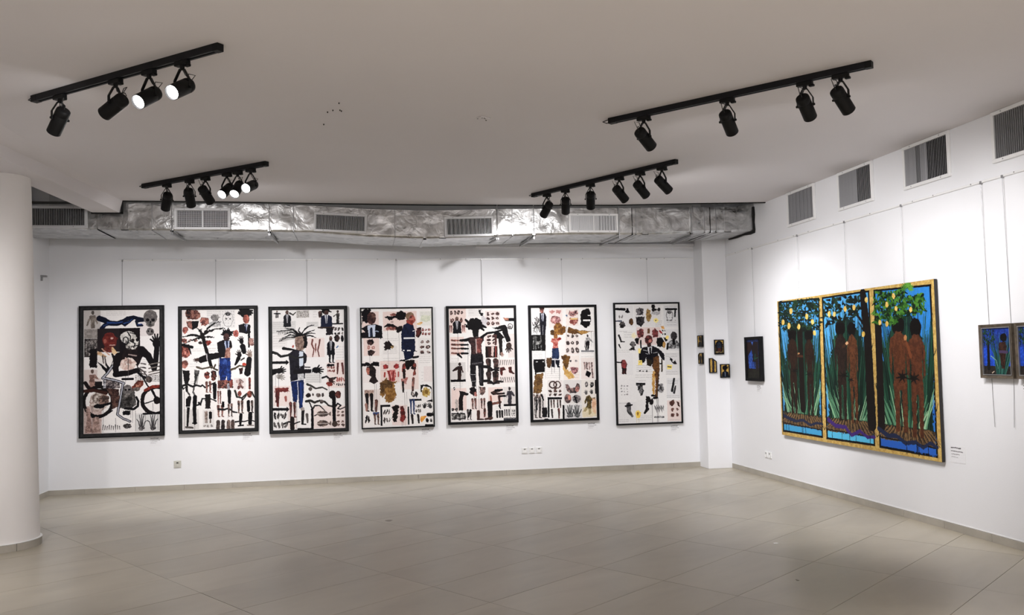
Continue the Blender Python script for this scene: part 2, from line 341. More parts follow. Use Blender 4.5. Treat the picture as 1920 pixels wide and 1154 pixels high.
def art_rider():
    A = Art(430, 690, [(68, 90), (682, 95), (680, 1078), (72, 1080)], (228, 224, 222))
    A.R(75, 95, 205, 320, (186, 180, 177)); A.R(75, 245, 185, 320, (128, 122, 118), (160, 152, 148))
    A.R(520, 170, 680, 310, (214, 206, 204)); A.R(75, 570, 210, 720, (204, 190, 186)); A.R(75, 860, 215, 1078, (196, 176, 170), (172, 150, 144)); A.TX(250, 110, 410, 135, 3); A.TX(540, 480, 670, 520, 3); A.TX(480, 930, 670, 945, 2)
    A.R(480, 620, 680, 680, (206, 202, 200)); A.BITS(480, 625, 680, 680, 12, 4, (60, 56, 56), f=.3)
    A.E(143, 112, 13, 17, (80, 74, 70)); A.P([(120, 135), (165, 135), (185, 200), (172, 206), (160, 165), (160, 240), (128, 240), (126, 165), (100, 220), (90, 212)], (96, 88, 82), (140, 130, 122))
    A.SNAKE([(195, 160), (235, 175), (275, 200), (330, 205), (385, 190), (420, 165), (470, 158), (545, 178)], 46, (14, 18, 34))
    A.SNAKE([(550, 180), (490, 190), (500, 225), (540, 225)], 26, (14, 18, 34)); A.SNAKE([(370, 190), (400, 215), (435, 190), (470, 165)], 30, (14, 18, 34)); A.SNAKE([(215, 240), (240, 215), (275, 205)], 34, (16, 22, 46))
    A.SNAKE([(260, 195), (330, 200), (380, 192)], 14, (38, 62, 118)); A.SNAKE([(390, 205), (430, 195), (460, 170)], 9, (40, 66, 122)); A.SNAKE([(505, 215), (535, 215)], 12, (36, 58, 110)); A.SNAKE([(228, 222), (262, 207)], 10, (40, 60, 104))
    A.E(604, 160, 56, 60, (120, 114, 112), (84, 80, 80)); A.E(604, 215, 34, 24, (132, 126, 122), (60, 58, 58)); A.E(582, 182, 15, 13, K0); A.E(626, 182, 15, 13, K0); A.L([(604, 192), (604, 208)], 9, K0); A.L([(585, 222), (626, 222)], 5, K0)
    A.E(602, 276, 32, 31, (128, 122, 120), (70, 66, 66)); A.E(590, 272, 8, 7, K0); A.E(614, 272, 8, 7, K0)
    A.R(180, 243, 356, 432, (36, 30, 32)); A.R(356, 243, 520, 440, (22, 18, 21))
    A.E(275, 338, 54, 64, (116, 46, 40), (84, 32, 30)); A.P([(318, 310), (348, 322), (335, 345), (325, 385), (290, 395)], (112, 46, 40), (80, 30, 28)); A.P([(235, 380), (310, 385), (315, 440), (225, 430)], (112, 52, 44), (74, 32, 30)); A.E(296, 322, 12, 9, (196, 160, 150)); A.L([(278, 378), (318, 378)], 8, (186, 150, 140)); A.E(240, 345, 11, 18, (150, 84, 74))
    A.L([(215, 405), (275, 455)], 9, (190, 150, 130)); A.L([(300, 400), (330, 440)], 16, (206, 172, 130)); A.P([(178, 420), (205, 430), (275, 480), (270, 500), (180, 450)], (208, 180, 148), (180, 140, 106)); A.P([(290, 410), (345, 440), (300, 460)], (214, 184, 146))
    A.R(180, 470, 345, 640, (224, 218, 214)); A.L([(240, 470), (250, 540)], 9, (64, 52, 50)); A.L([(222, 460), (230, 520)], 12, (140, 130, 128), c2=(60, 54, 52))
    A.R(76, 322, 180, 470, (96, 90, 88), (44, 40, 40)); A.LEGS(80, 350, 130, 460, (170, 164, 160), (70, 66, 66)); A.LEGS(125, 345, 178, 460, (150, 142, 138), (50, 48, 48)); A.R(118, 405, 178, 555, (22, 20, 22), j=5)
    A.P([(178, 505), (215, 530), (275, 580), (258, 612)], K0); A.P([(232, 455), (252, 520), (292, 575), (262, 585)], K0); A.P([(290, 440), (305, 500), (280, 560), (330, 470)], K0)
    A.P([(345, 440), (400, 420), (520, 405), (560, 410), (545, 470), (520, 520), (500, 560), (460, 500), (420, 480), (380, 520), (345, 560), (325, 600), (305, 560), (320, 480)], (20, 16, 18), (34, 26, 26))
    A.E(425, 535, 66, 54, (220, 206, 198), (190, 160, 150), 5); A.E(425, 515, 30, 26, (226, 222, 218), (150, 118, 108), 5); A.L([(425, 490), (425, 570)], 7, (100, 90, 86)); A.L([(430, 456), (490, 468)], 10, (150, 132, 128))
    A.E(425, 318, 64, 50, (216, 212, 208), (176, 172, 168)); A.E(465, 360, 42, 56, (220, 216, 210), (160, 156, 152)); A.P([(400, 340), (440, 360), (440, 420), (410, 410)], (190, 184, 178), (60, 56, 56)); A.L([(420, 275), (445, 310), (440, 345), (480, 370), (470, 400)], 9, K0); A.E(462, 342, 15, 14, (40, 36, 36)); A.E(498, 340, 10, 14, K0); A.L([(450, 395), (500, 385)], 7, K0); A.E(405, 345, 22, 30, K0, ring=9); A.L([(440, 280), (500, 300), (502, 350)], 7, K0)
    A.L([(530, 425), (585, 470), (628, 560)], 70, (18, 15, 17), 40); A.L([(632, 575), (648, 490), (655, 390)], 46, (18, 15, 17), 40); A.HD(652, 372, 62, (18, 15, 17), -92, 48)
    A.L([(350, 470), (322, 560), (335, 610)], 62, (20, 16, 18), 40); A.L([(325, 612), (420, 605), (495, 585)], 46, (18, 15, 17), 40); A.HD(500, 585, 30, (18, 15, 17), 20, 60)
    A.L([(380, 652), (462, 652)], 18, K0, j=.5); A.L([(425, 575), (425, 650)], 3, (90, 84, 84))
    A.R(155, 665, 218, 705, (24, 22, 24)); A.E(140, 585, 12, 16, (90, 72, 66)); A.P([(118, 610), (165, 610), (195, 650), (160, 640), (160, 710), (118, 710), (118, 640)], (160, 128, 118), (96, 72, 66))
    for y in (530, 560, 590, 610): A.L([(525, y), (565, y + 8)], 10, (120, 112, 108), c2=(60, 54, 54)); A.L([(590, y + 12), (675, y - 4)], 9, (130, 122, 116), c2=(70, 64, 62))
    # motorcycle
    A.E(188, 825, 112, 118, (22, 19, 20), ring=26); A.E(190, 825, 72, 78, (205, 194, 188), (150, 128, 120), 6); A.E(200, 800, 60, 50, (96, 82, 76), (200, 190, 182), 7); A.E(235, 815, 40, 46, (54, 44, 42), (150, 120, 108), 6); A.E(195, 862, 44, 18, K0); A.L([(180, 865), (330, 830)], 18, K0)
    A.E(648, 828, 112, 106, (22, 19, 20), ring=30); A.E(655, 828, 30, 30, (24, 20, 20)); A.L([(528, 860), (660, 820)], 9, K0); A.L([(610, 735), (650, 820)], 18, K0)
    A.L([(85, 675), (115, 720), (190, 740), (300, 745)], 30, (24, 19, 20)); A.L([(75, 740), (150, 735), (250, 760)], 26, (52, 30, 26)); A.P([(230, 640), (350, 660), (360, 720), (250, 730)], (34, 28, 32), (150, 140, 138)); A.R(225, 655, 250, 720, (190, 188, 192), (60, 60, 66))
    A.P([(250, 720), (350, 730), (360, 860), (300, 890), (290, 790)], (36, 24, 24), (92, 66, 58)); A.P([(360, 730), (470, 720), (490, 860), (430, 900), (360, 880)], (44, 42, 42), (96, 92, 90)); A.E(418, 738, 38, 40, (126, 120, 118), (80, 76, 76)); A.E(404, 738, 9, 8, K0); A.E(432, 738, 9, 8, K0); A.R(395, 768, 440, 800, (130, 124, 120), (40, 38, 38)); A.E(430, 830, 46, 38, (30, 28, 28), (84, 80, 78)); A.R(385, 905, 440, 935, K0, j=5)
    A.L([(400, 885), (470, 892), (500, 870), (505, 830), (490, 800)], 18, K0); A.P([(455, 715), (500, 665), (545, 668), (545, 700), (500, 745), (460, 745)], (112, 54, 42), (64, 34, 30)); A.E(505, 700, 24, 14, (180, 130, 108), (90, 44, 36), rot=-35); A.E(490, 735, 30, 16, (120, 112, 108), (60, 54, 52))
    A.L([(505, 605), (545, 640), (600, 655)], 20, K0); A.E(590, 660, 26, 26, (30, 26, 26), (90, 80, 76)); A.L([(540, 640), (585, 720)], 12, K0); A.L([(560, 745), (620, 718), (682, 716)], 24, (136, 52, 40), c2=(90, 34, 28)); A.L([(500, 560), (545, 590), (580, 640)], 9, (70, 64, 64))
    for c, w in ((K0, 22), ((160, 160, 170), 11)):
        A.L([(300, 545), (262, 600), (222, 640)], w, c); A.L([(232, 640), (320, 660), (392, 685)], w, c); A.L([(385, 685), (368, 780), (340, 930)], w, c); A.L([(338, 930), (385, 965), (440, 988)], w * .9, c)
    A.P([(90, 880), (120, 870), (130, 940), (140, 1070), (85, 1070), (100, 950)], (170, 140, 132), (110, 88, 82)); A.P([(150, 930), (190, 930), (205, 1070), (140, 1070)], (178, 150, 142), (120, 98, 90)); A.L([(140, 930), (215, 945), (300, 900)], 18, K0, 10); A.E(148, 938, 18, 16, K0)
    for i in range(9): A.L([(228 + i * 16, 1012 + (i % 3) * 6), (222 + i * 17, 1050)], 8, (70, 66, 66), 4)
    A.E(418, 1025, 34, 20, (100, 96, 96), (30, 28, 28), 4)
    A.R(480, 935, 678, 1072, (206, 204, 203)); A.L([(545, 932), (672, 930)], 15, K0, j=1)
    for hx, fl in ((530, 1), (620, -1)):
        for i, (dx, dy) in enumerate(((-38, -70), (-16, -105), (2, -112), (18, -100), (44, -60))): A.L([(hx + fl * dx * .25, 1050), (hx + fl * dx * .6, 1020 + dy * .4), (hx + fl * dx, 1045 + dy)], 9, (60, 58, 60), 6)
        A.E(hx, 1045, 24, 18, (52, 50, 52), (120, 116, 116), 4)
    for x, y0, y1 in ((140, 860, 1078), (225, 880, 1070), (460, 900, 1000), (482, 905, 1065), (445, 890, 960), (560, 870, 1000), (620, 850, 930), (660, 940, 1060), (325, 960, 1070), (405, 590, 680), (240, 255, 240)): A.DR(x, y0, y1)
    return A

def art_palm():
    A = Art(430, 690, [(68, 82), (643, 82), (643, 1045), (68, 1050)], (229, 225, 223))
    A.R(265, 85, 490, 235, (218, 215, 214)); A.R(80, 880, 200, 1040, (206, 202, 200)); A.R(230, 890, 320, 1030, (212, 208, 206)); A.R(475, 640, 570, 730, (216, 208, 205)); A.R(75, 90, 215, 240, (224, 216, 212))
    A.TX(270, 100, 380, 130, 3); A.TX(140, 400, 340, 415, 2); A.TX(130, 520, 230, 540, 2); A.TX(280, 370, 340, 420, 3); A.TX(140, 660, 190, 690, 3)
    A.E(160, 125, 60, 40, (150, 104, 92), (70, 40, 38), 6); A.E(120, 115, 22, 36, K0, (110, 70, 60), 5); A.P([(105, 175), (200, 178), (195, 225), (155, 245), (115, 225)], (70, 52, 50), (150, 100, 90)); A.P([(150, 175), (202, 176), (192, 228), (150, 245)], K0)
    A.E(248, 180, 36, 36, (180, 120, 108), (80, 46, 44), 6); A.E(95, 248, 22, 28, (176, 104, 94), (110, 60, 54), 5); A.E(332, 150, 34, 28, (150, 146, 145), (90, 86, 86), 6); A.E(332, 200, 45, 26, (196, 194, 194), (150, 148, 148), 6)
    A.E(433, 165, 40, 60, (150, 148, 148), ring=5); A.E(433, 122, 24, 14, (84, 82, 84), K0); A.E(418, 160, 8, 6, (90, 88, 88)); A.E(450, 160, 8, 6, (90, 88, 88)); A.BITS(360, 90, 490, 230, 6, 6, (176, 174, 174), f=.2)
    A.DREAD(572, 118, 52); A.E(578, 165, 26, 36, (168, 92, 80), (80, 44, 40)); A.L([(588, 140), (592, 170)], 12, (190, 110, 96)); A.P([(515, 212), (560, 200), (610, 212), (612, 275), (580, 285), (520, 268)], (20, 18, 22)); A.P([(565, 208), (590, 212), (580, 262)], (180, 186, 206)); A.L([(574, 215), (576, 262)], 8, NAVY); A.L([(600, 270), (598, 390)], 20, K0, 12); A.R(600, 320, 638, 380, (190, 150, 140), (90, 60, 56), 4)
    # palm tree
    A.L([(235, 305), (255, 390), (300, 545)], 30, (20, 18, 18), 26)
    for pts, w in (([(235, 295), (275, 235), (320, 200), (380, 182)], 22), ([(235, 290), (290, 255), (350, 240), (410, 238)], 18), ([(230, 300), (215, 265), (190, 230)], 26), ([(228, 305), (160, 285), (72, 300)], 24), ([(232, 308), (170, 320), (75, 360)], 16), ([(240, 305), (290, 305), (322, 312)], 14), ([(235, 300), (210, 250), (225, 240)], 20)):
        A.L(pts, w, (22, 20, 20), 5, j=5)
    A.E(278, 350, 24, 20, (150, 60, 50), (80, 34, 32), 5); A.E(215, 352, 16, 12, (40, 30, 30)); A.E(85, 332, 24, 18, (190, 130, 118), (80, 50, 48), 5); A.BITS(110, 315, 200, 345, 2, 1, (160, 120, 112), (60, 44, 42))
    A.E(95, 420, 40, 52, (178, 110, 98), (90, 46, 42), 4); A.L([(70, 365), (150, 385)], 22, K0); A.L([(120, 370), (140, 440)], 18, K0, 8); A.E(95, 430, 8, 12, (200, 140, 128)); A.E(90, 520, 28, 32, (188, 128, 116), (104, 60, 54), 4); A.R(78, 495, 112, 508, (90, 60, 56))
    # central figure
    A.DREAD(425, 285, 40); A.E(420, 310, 24, 34, (40, 30, 30), (84, 54, 50)); A.P([(345, 350), (395, 330), (455, 335), (468, 390), (445, 405), (435, 470), (380, 470), (350, 420)], (22, 20, 24)); A.P([(402, 340), (445, 340), (440, 400), (415, 420)], (168, 178, 204)); A.L([(424, 345), (428, 440)], 16, (26, 34, 60), 8); A.P([(415, 400), (450, 390), (448, 475), (405, 475)], (176, 136, 122), (120, 80, 70))
    A.P([(375, 430), (270, 440), (200, 470), (190, 490), (215, 515), (290, 490), (380, 475)], (20, 18, 20)); A.HD(190, 485, 26, (60, 44, 40), 170, 60); A.L([(262, 440), (268, 490)], 8, (180, 176, 180))
    A.P([(362, 475), (448, 475), (456, 600), (450, 720), (425, 720), (420, 620), (400, 680), (372, 690), (360, 600)], (30, 52, 118), (22, 32, 72)); A.E(405, 510, 20, 22, (62, 88, 156), (34, 56, 118)); A.L([(430, 560), (435, 700)], 16, (46, 74, 146), c2=(28, 46, 100)); A.R(350, 655, 470, 720, (160, 100, 90), (50, 36, 36), 5); A.L([(432, 690), (434, 735)], 20, (80, 78, 90), c2=(180, 180, 186))
    A.SNAKE([(185, 545), (230, 560), (300, 545), (345, 575)], 16, (80, 72, 62)); A.SNAKE([(455, 570), (490, 560), (520, 540), (565, 548)], 18, (74, 66, 54)); A.SNAKE([(330, 530), (320, 560), (350, 570)], 14, (60, 52, 44))
    A.E(497, 282, 22, 30, (190, 110, 100), (120, 60, 54), 4); A.HD(540, 345, 34, K0, -95, 55); A.L([(548, 385), (560, 430)], 44, K0, 34); A.HD(522, 455, 34, (24, 22, 24), -95, 60); A.L([(515, 480), (490, 530)], 34, K0, 16); A.HD(605, 458, 36, (150, 132, 122), -95, 60, (96, 80, 74)); A.L([(600, 490), (585, 600)], 42, (22, 20, 22), 52); A.P([(515, 560), (550, 555), (545, 605), (525, 612)], (60, 34, 32), K0); A.E(560, 530, 16, 12, (180, 70, 56)); A.L([(535, 495), (560, 480)], 10, (60, 56, 56))
    # legs to the left
    A.P([(72, 568), (130, 575), (128, 640), (112, 680), (118, 740), (100, 740), (88, 670)], (24, 22, 23)); A.P([(165, 565), (205, 572), (195, 640), (180, 660), (160, 750), (150, 750), (168, 640)], (34, 32, 32), (110, 106, 104)); A.L([(110, 740), (128, 765)], 12, (60, 56, 56)); A.L([(155, 745), (165, 765)], 14, (90, 86, 86)); A.L([(195, 620), (185, 680)], 10, (170, 166, 164))
    A.E(265, 612, 20, 32, (170, 92, 80), (60, 34, 32), 4); A.E(318, 615, 22, 42, (120, 70, 62), K0, 5); A.SNAKE([(80, 690), (110, 680), (150, 700), (180, 690), (215, 700), (230, 690), (250, 710), (330, 670)], 17); A.SNAKE([(70, 700), (78, 720), (95, 705)], 12); A.LEGS(245, 670, 305, 750, (140, 96, 88), (70, 46, 42)); A.L([(325, 690), (325, 795)], 30, K0, 24); A.LEGS(345, 660, 370, 730, (150, 90, 80), (80, 44, 40)); A.L([(460, 655), (455, 700)], 16, (120, 60, 54))
    A.E(525, 668, 26, 20, (200, 176, 170), (90, 70, 68), 6); A.E(525, 700, 16, 14, (170, 130, 122), (70, 56, 54), 5); A.BITS(495, 700, 560, 730, 2, 1, (90, 60, 58)); A.LEGS(590, 645, 612, 730, (150, 76, 68), (100, 44, 40)); A.L([(602, 645), (602, 725)], 18, (140, 70, 62), c2=(60, 34, 32))
    # lower grid
    A.L([(125, 790), (118, 850), (110, 1020)], 34, (24, 22, 23), 14); A.L([(105, 800), (105, 860)], 14, K0); A.L([(170, 785), (165, 880), (168, 990)], 34, K0, 26); A.L([(100, 862), (132, 862)], 5, (200, 200, 200)); A.L([(98, 1022), (150, 1028)], 14, (80, 74, 72)); A.L([(150, 992), (182, 992)], 10, K0)
    A.SNAKE([(185, 850), (215, 840), (225, 800), (280, 795), (335, 820)], 14); A.SNAKE([(200, 830), (215, 850)], 18); A.R(250, 765, 290, 880, (30, 26, 26), j=4); A.LEGS(340, 745, 380, 840, (150, 100, 92), (80, 50, 46)); A.L([(440, 745), (440, 835)], 30, (24, 22, 24), 22)
    for x, c in ((250, (170, 150, 142)), (262, (150, 130, 122)), (290, (60, 54, 52))): A.L([(x, 905), (x, 990)], 13, c, 9, (90, 76, 70))
    A.R(278, 905, 302, 960, K0); A.BITS(235, 1005, 310, 1030, 3, 1, (120, 114, 112)); A.LEGS(335, 860, 400, 945, (160, 116, 106), (70, 46, 44)); A.R(380, 825, 400, 870, K0); A.SNAKE([(355, 885), (400, 890), (430, 880), (470, 910), (500, 915)], 17); A.LEGS(420, 850, 470, 945, (140, 110, 102), (50, 42, 42))
    A.SNAKE([(485, 740), (500, 790), (540, 800), (580, 765), (620, 755), (640, 800)], 16, (40, 40, 36)); A.E(520, 765, 16, 22, (160, 80, 70), (60, 40, 38)); A.E(600, 770, 20, 28, (150, 80, 66), (60, 36, 34)); A.L([(540, 800), (545, 835)], 10, K0); A.L([(575, 782), (548, 812)], 8, K0)
    A.LEGS(498, 830, 555, 920, (120, 90, 82), (40, 32, 32)); A.LEGS(575, 830, 635, 918, (110, 92, 86), (30, 28, 28)); A.L([(590, 830), (592, 900)], 26, K0); A.L([(530, 935), (525, 1015)], 28, K0, 18); A.L([(510, 1022), (548, 1018)], 11, K0); A.L([(605, 930), (602, 1005)], 34, K0, 28); A.L([(580, 1018), (630, 1022)], 9, (120, 110, 106)); A.SNAKE([(485, 990), (520, 985), (560, 990), (600, 975), (638, 990)], 12)
    for x, c in ((350, (90, 80, 76)), (388, (30, 28, 30)), (432, (130, 110, 102)), (465, (100, 80, 74))): A.L([(x, 985), (x, 1035)], 28, c, 30, (60, 50, 48), 3)
    for x, y0, y1 in ((85, 740, 1045), (165, 1000, 1050), (355, 460, 660), (430, 850, 960), (460, 850, 960), (300, 545, 620)): A.DR(x, y0, y1, 2.5)
    return A

def art_profile():
    A = Art(430, 690, [(70, 85), (645, 92), (640, 1040), (72, 1055)], (226, 223, 222))
    for r, c in (((75, 180, 260, 280), GP), ((75, 285, 190, 400), (218, 214, 213)), ((335, 320, 485, 475), (222, 208, 204)), ((80, 700, 215, 860), (222, 208, 204)), ((330, 600, 460, 680), GP), ((390, 860, 640, 1040), (222, 208, 204)), ((190, 840, 260, 1040), (216, 206, 203)), ((500, 520, 640, 720), (222, 208, 204)), ((570, 500, 640, 620), (222, 206, 202)), ((345, 190, 440, 230), GP)): A.R(*r, c)
    A.TX(80, 190, 250, 270, 6); A.TX(340, 620, 450, 670, 4); A.TX(80, 300, 180, 380, 5); A.TX(360, 200, 430, 225, 2); A.TX(400, 110, 430, 150, 3); A.TX(575, 395, 635, 480, 5)
    A.SUIT(112, 92, 26, 60, GR); A.L([(90, 115), (138, 118)], 9, K0); A.SUIT(193, 92, 62, 135, (22, 22, 28), (104, 84, 76)); A.SNAKE([(215, 115), (240, 130), (260, 110)], 12, (50, 48, 46)); A.R(265, 95, 368, 155, (196, 192, 188)); A.BITS(268, 98, 366, 152, 8, 5, (120, 114, 110), f=.4)
    A.E(455, 130, 16, 28, (90, 64, 60), (30, 24, 24)); A.DREAD(495, 105, 34, n=8); A.SUIT(503, 100, 92, 140, (24, 28, 48), (66, 44, 40)); A.L([(440, 238), (560, 240)], 14, (50, 40, 38)); A.E(540, 250, 18, 14, (120, 90, 84), (50, 36, 36)); A.R(500, 240, 550, 300, (26, 24, 28), j=5); A.L([(552, 210), (630, 210)], 10, K0, j=.5); A.E(593, 112, 9, 11, (60, 52, 50)); A.P([(582, 125), (606, 125), (604, 205), (582, 205)], (70, 64, 62), K0); A.L([(560, 150), (590, 130)], 7, (60, 56, 54)); A.BITS(560, 235, 640, 305, 3, 2, (60, 52, 50), K0)
    # frond hair, head and figure
    for pts in ([(300, 300), (330, 250), (365, 222), (408, 215)], [(305, 300), (350, 275), (412, 255)], [(310, 300), (370, 280), (412, 285)], [(310, 305), (370, 300), (420, 318)], [(300, 300), (240, 245), (175, 238)], [(300, 300), (230, 250), (110, 262)], [(295, 300), (220, 270), (165, 290)], [(290, 305), (215, 290), (150, 320)], [(285, 310), (200, 310), (128, 340)], [(310, 300), (280, 260), (290, 235)]): A.L(pts, 13, K0, 5, j=3)
    for i in range(13): A.L([(125 + i * 10, 262 - i * 1.5), (120 + i * 11, 290 - i)], 4, (60, 58, 56), 2); A.L([(135 + i * 10, 322 - i), (122 + i * 10, 350 - i * 2)], 4, (60, 58, 56), 2)
    A.P([(255, 310), (330, 300), (345, 350), (335, 395), (310, 420), (265, 420), (250, 360)], (150, 128, 116), (104, 84, 76)); A.P([(312, 305), (345, 305), (352, 360), (342, 400), (318, 400), (325, 350)], (18, 16, 18)); A.L([(265, 330), (272, 400)], 10, (176, 150, 138), c2=(110, 86, 80))
    A.P([(200, 445), (250, 410), (320, 425), (345, 460), (340, 520), (325, 530), (330, 640), (215, 665), (208, 520)], (24, 23, 30), (34, 32, 40)); A.P([(285, 425), (318, 430), (315, 540), (285, 560)], (196, 204, 216)); A.L([(160, 400), (250, 415)], 24, K0, 12); A.SNAKE([(72, 430), (110, 440), (140, 465), (200, 455), (260, 480), (330, 470)], 22, (34, 34, 34)); A.R(272, 600, 320, 660, (206, 206, 208), (170, 168, 170)); A.L([(250, 590), (380, 585)], 36, (22, 20, 24), 30); A.L([(382, 570), (382, 602)], 6, (200, 200, 200)); A.HD(415, 578, 48, K0, 5, 55); A.L([(255, 550), (370, 555)], 8, K0)
    A.P([(218, 665), (320, 655), (315, 780), (305, 880), (282, 880), (272, 760), (262, 830), (232, 825)], (26, 42, 92), (24, 32, 62)); A.L([(270, 670), (276, 820)], 6, (190, 190, 200)); A.L([(296, 680), (300, 850)], 14, (36, 58, 122))
    for y in (513, 886): A.L([(72, y), (182, y)], 20, K0, j=1); A.P([(180, y - 22), (205, y), (180, y + 22)], K0, j=1)
    A.L([(72, 590), (105, 580)], 50, K0, 34); A.HD(125, 580, 44, (24, 22, 24), -5, 50); A.HD(125, 625, 38, (170, 166, 162), 20, 55, (120, 114, 110)); A.E(415, 400, 6, 40, (110, 60, 54)); A.L([(392, 335), (385, 370), (402, 410), (392, 470)], 14, (110, 64, 60), 8); A.L([(450, 335), (445, 370), (432, 420), (442, 470)], 14, (100, 60, 56), 8); A.E(238, 385, 8, 12, (170, 90, 80))
    A.SUIT(535, 310, 62, 150, (18, 18, 24), (150, 130, 118)); A.LEGS(508, 440, 565, 520, (18, 18, 22)); A.E(582, 325, 22, 28, (60, 44, 42), K0, 4); A.E(625, 330, 12, 26, K0); A.L([(580, 402), (592, 390)], 8, (50, 90, 140)); A.R(500, 530, 560, 550, K0, j=4); A.BITS(500, 545, 565, 600, 4, 2, (110, 50, 46)); A.L([(588, 530), (582, 610)], 18, (80, 44, 42), 12); A.L([(622, 530), (628, 610)], 18, (90, 48, 46), 12); A.BITS(570, 630, 640, 680, 4, 1, (150, 74, 68)); A.BITS(570, 680, 640, 710, 5, 1, K0)
    A.SNAKE([(465, 640), (500, 630), (520, 650), (570, 640)], 17); A.HD(530, 660, 34, (50, 30, 30), 60, 70); A.E(520, 692, 24, 18, (140, 60, 54), (90, 40, 36), 4)
    A.R(90, 715, 200, 750, (130, 60, 56), (90, 40, 40), 5); A.L([(115, 740), (112, 860)], 30, (110, 50, 46), 16, (70, 36, 36)); A.L([(175, 790), (178, 820)], 22, (150, 90, 84), 14); A.R(95, 745, 112, 830, (70, 34, 34), j=4)
    A.SNAKE([(345, 690), (380, 705), (410, 725), (460, 715), (500, 735)], 17, (50, 48, 46)); A.E(352, 778, 20, 18, (60, 44, 42), K0); A.E(432, 778, 20, 17, (70, 60, 58), (150, 140, 136)); A.E(390, 772, 6, 12, (70, 60, 58)); A.E(465, 778, 9, 16, (60, 54, 54)); A.E(370, 728, 14, 16, (84, 76, 74)); A.SNAKE([(335, 825), (370, 820), (400, 835), (440, 820), (480, 830), (510, 860), (545, 870)], 20, (40, 38, 36)); A.E(455, 830, 16, 16, (110, 100, 96), (50, 44, 42))
    A.E(540, 775, 26, 34, (30, 24, 24), K0); A.E(585, 775, 22, 30, (110, 60, 54), (60, 34, 32)); A.L([(552, 800), (552, 1000)], 30, K0, 26); A.E(555, 1005, 22, 24, (60, 50, 46)); A.SNAKE([(560, 870), (580, 845), (605, 860), (580, 885), (600, 890), (645, 870)], 13)
    A.SNAKE([(380, 880), (370, 855), (355, 820)], 13); A.L([(382, 1040), (382, 890)], 20, K0); A.SNAKE([(385, 890), (400, 860), (440, 860), (480, 900)], 12); A.SNAKE([(400, 940), (430, 925), (470, 915)], 9)
    for cy in (925, 1000):
        A.E(462, cy, 46, 24, (120, 104, 96), (64, 54, 52), 3); A.P([(500, cy), (528, cy - 18), (528, cy + 18)], (110, 96, 90)); A.L([(420, cy), (505, cy)], 4, (200, 190, 184)); A.BITS(565, cy - 25, 635, cy + 25, 2, 2, (130, 100, 94), (80, 66, 62))
    A.LEGS(195, 840, 262, 950, (120, 70, 66), (60, 40, 40)); A.L([(310, 900), (305, 1000)], 26, (26, 24, 26), 18); A.L([(300, 1002), (330, 1006)], 10, K0); A.E(305, 885, 16, 14, (160, 150, 146)); A.L([(340, 930), (345, 990)], 22, (90, 84, 82), 14); A.L([(225, 960), (225, 1035)], 34, (30, 26, 26), 36); A.SNAKE([(160, 1000), (200, 985), (240, 1000), (285, 985)], 14)
    A.BITS(78, 905, 185, 970, 4, 1, (60, 56, 56), K0, .42); A.BITS(78, 980, 190, 1042, 4, 1, (50, 48, 48), (130, 124, 122), .42); A.R(265, 1035, 380, 1048, K0)
    for x, y0, y1 in ((120, 590, 960), (95, 600, 720), (445, 600, 680), (120, 860, 1040), (515, 640, 780), (300, 660, 900), (260, 820, 1040)): A.DR(x, y0, y1, 2.5)
    return A

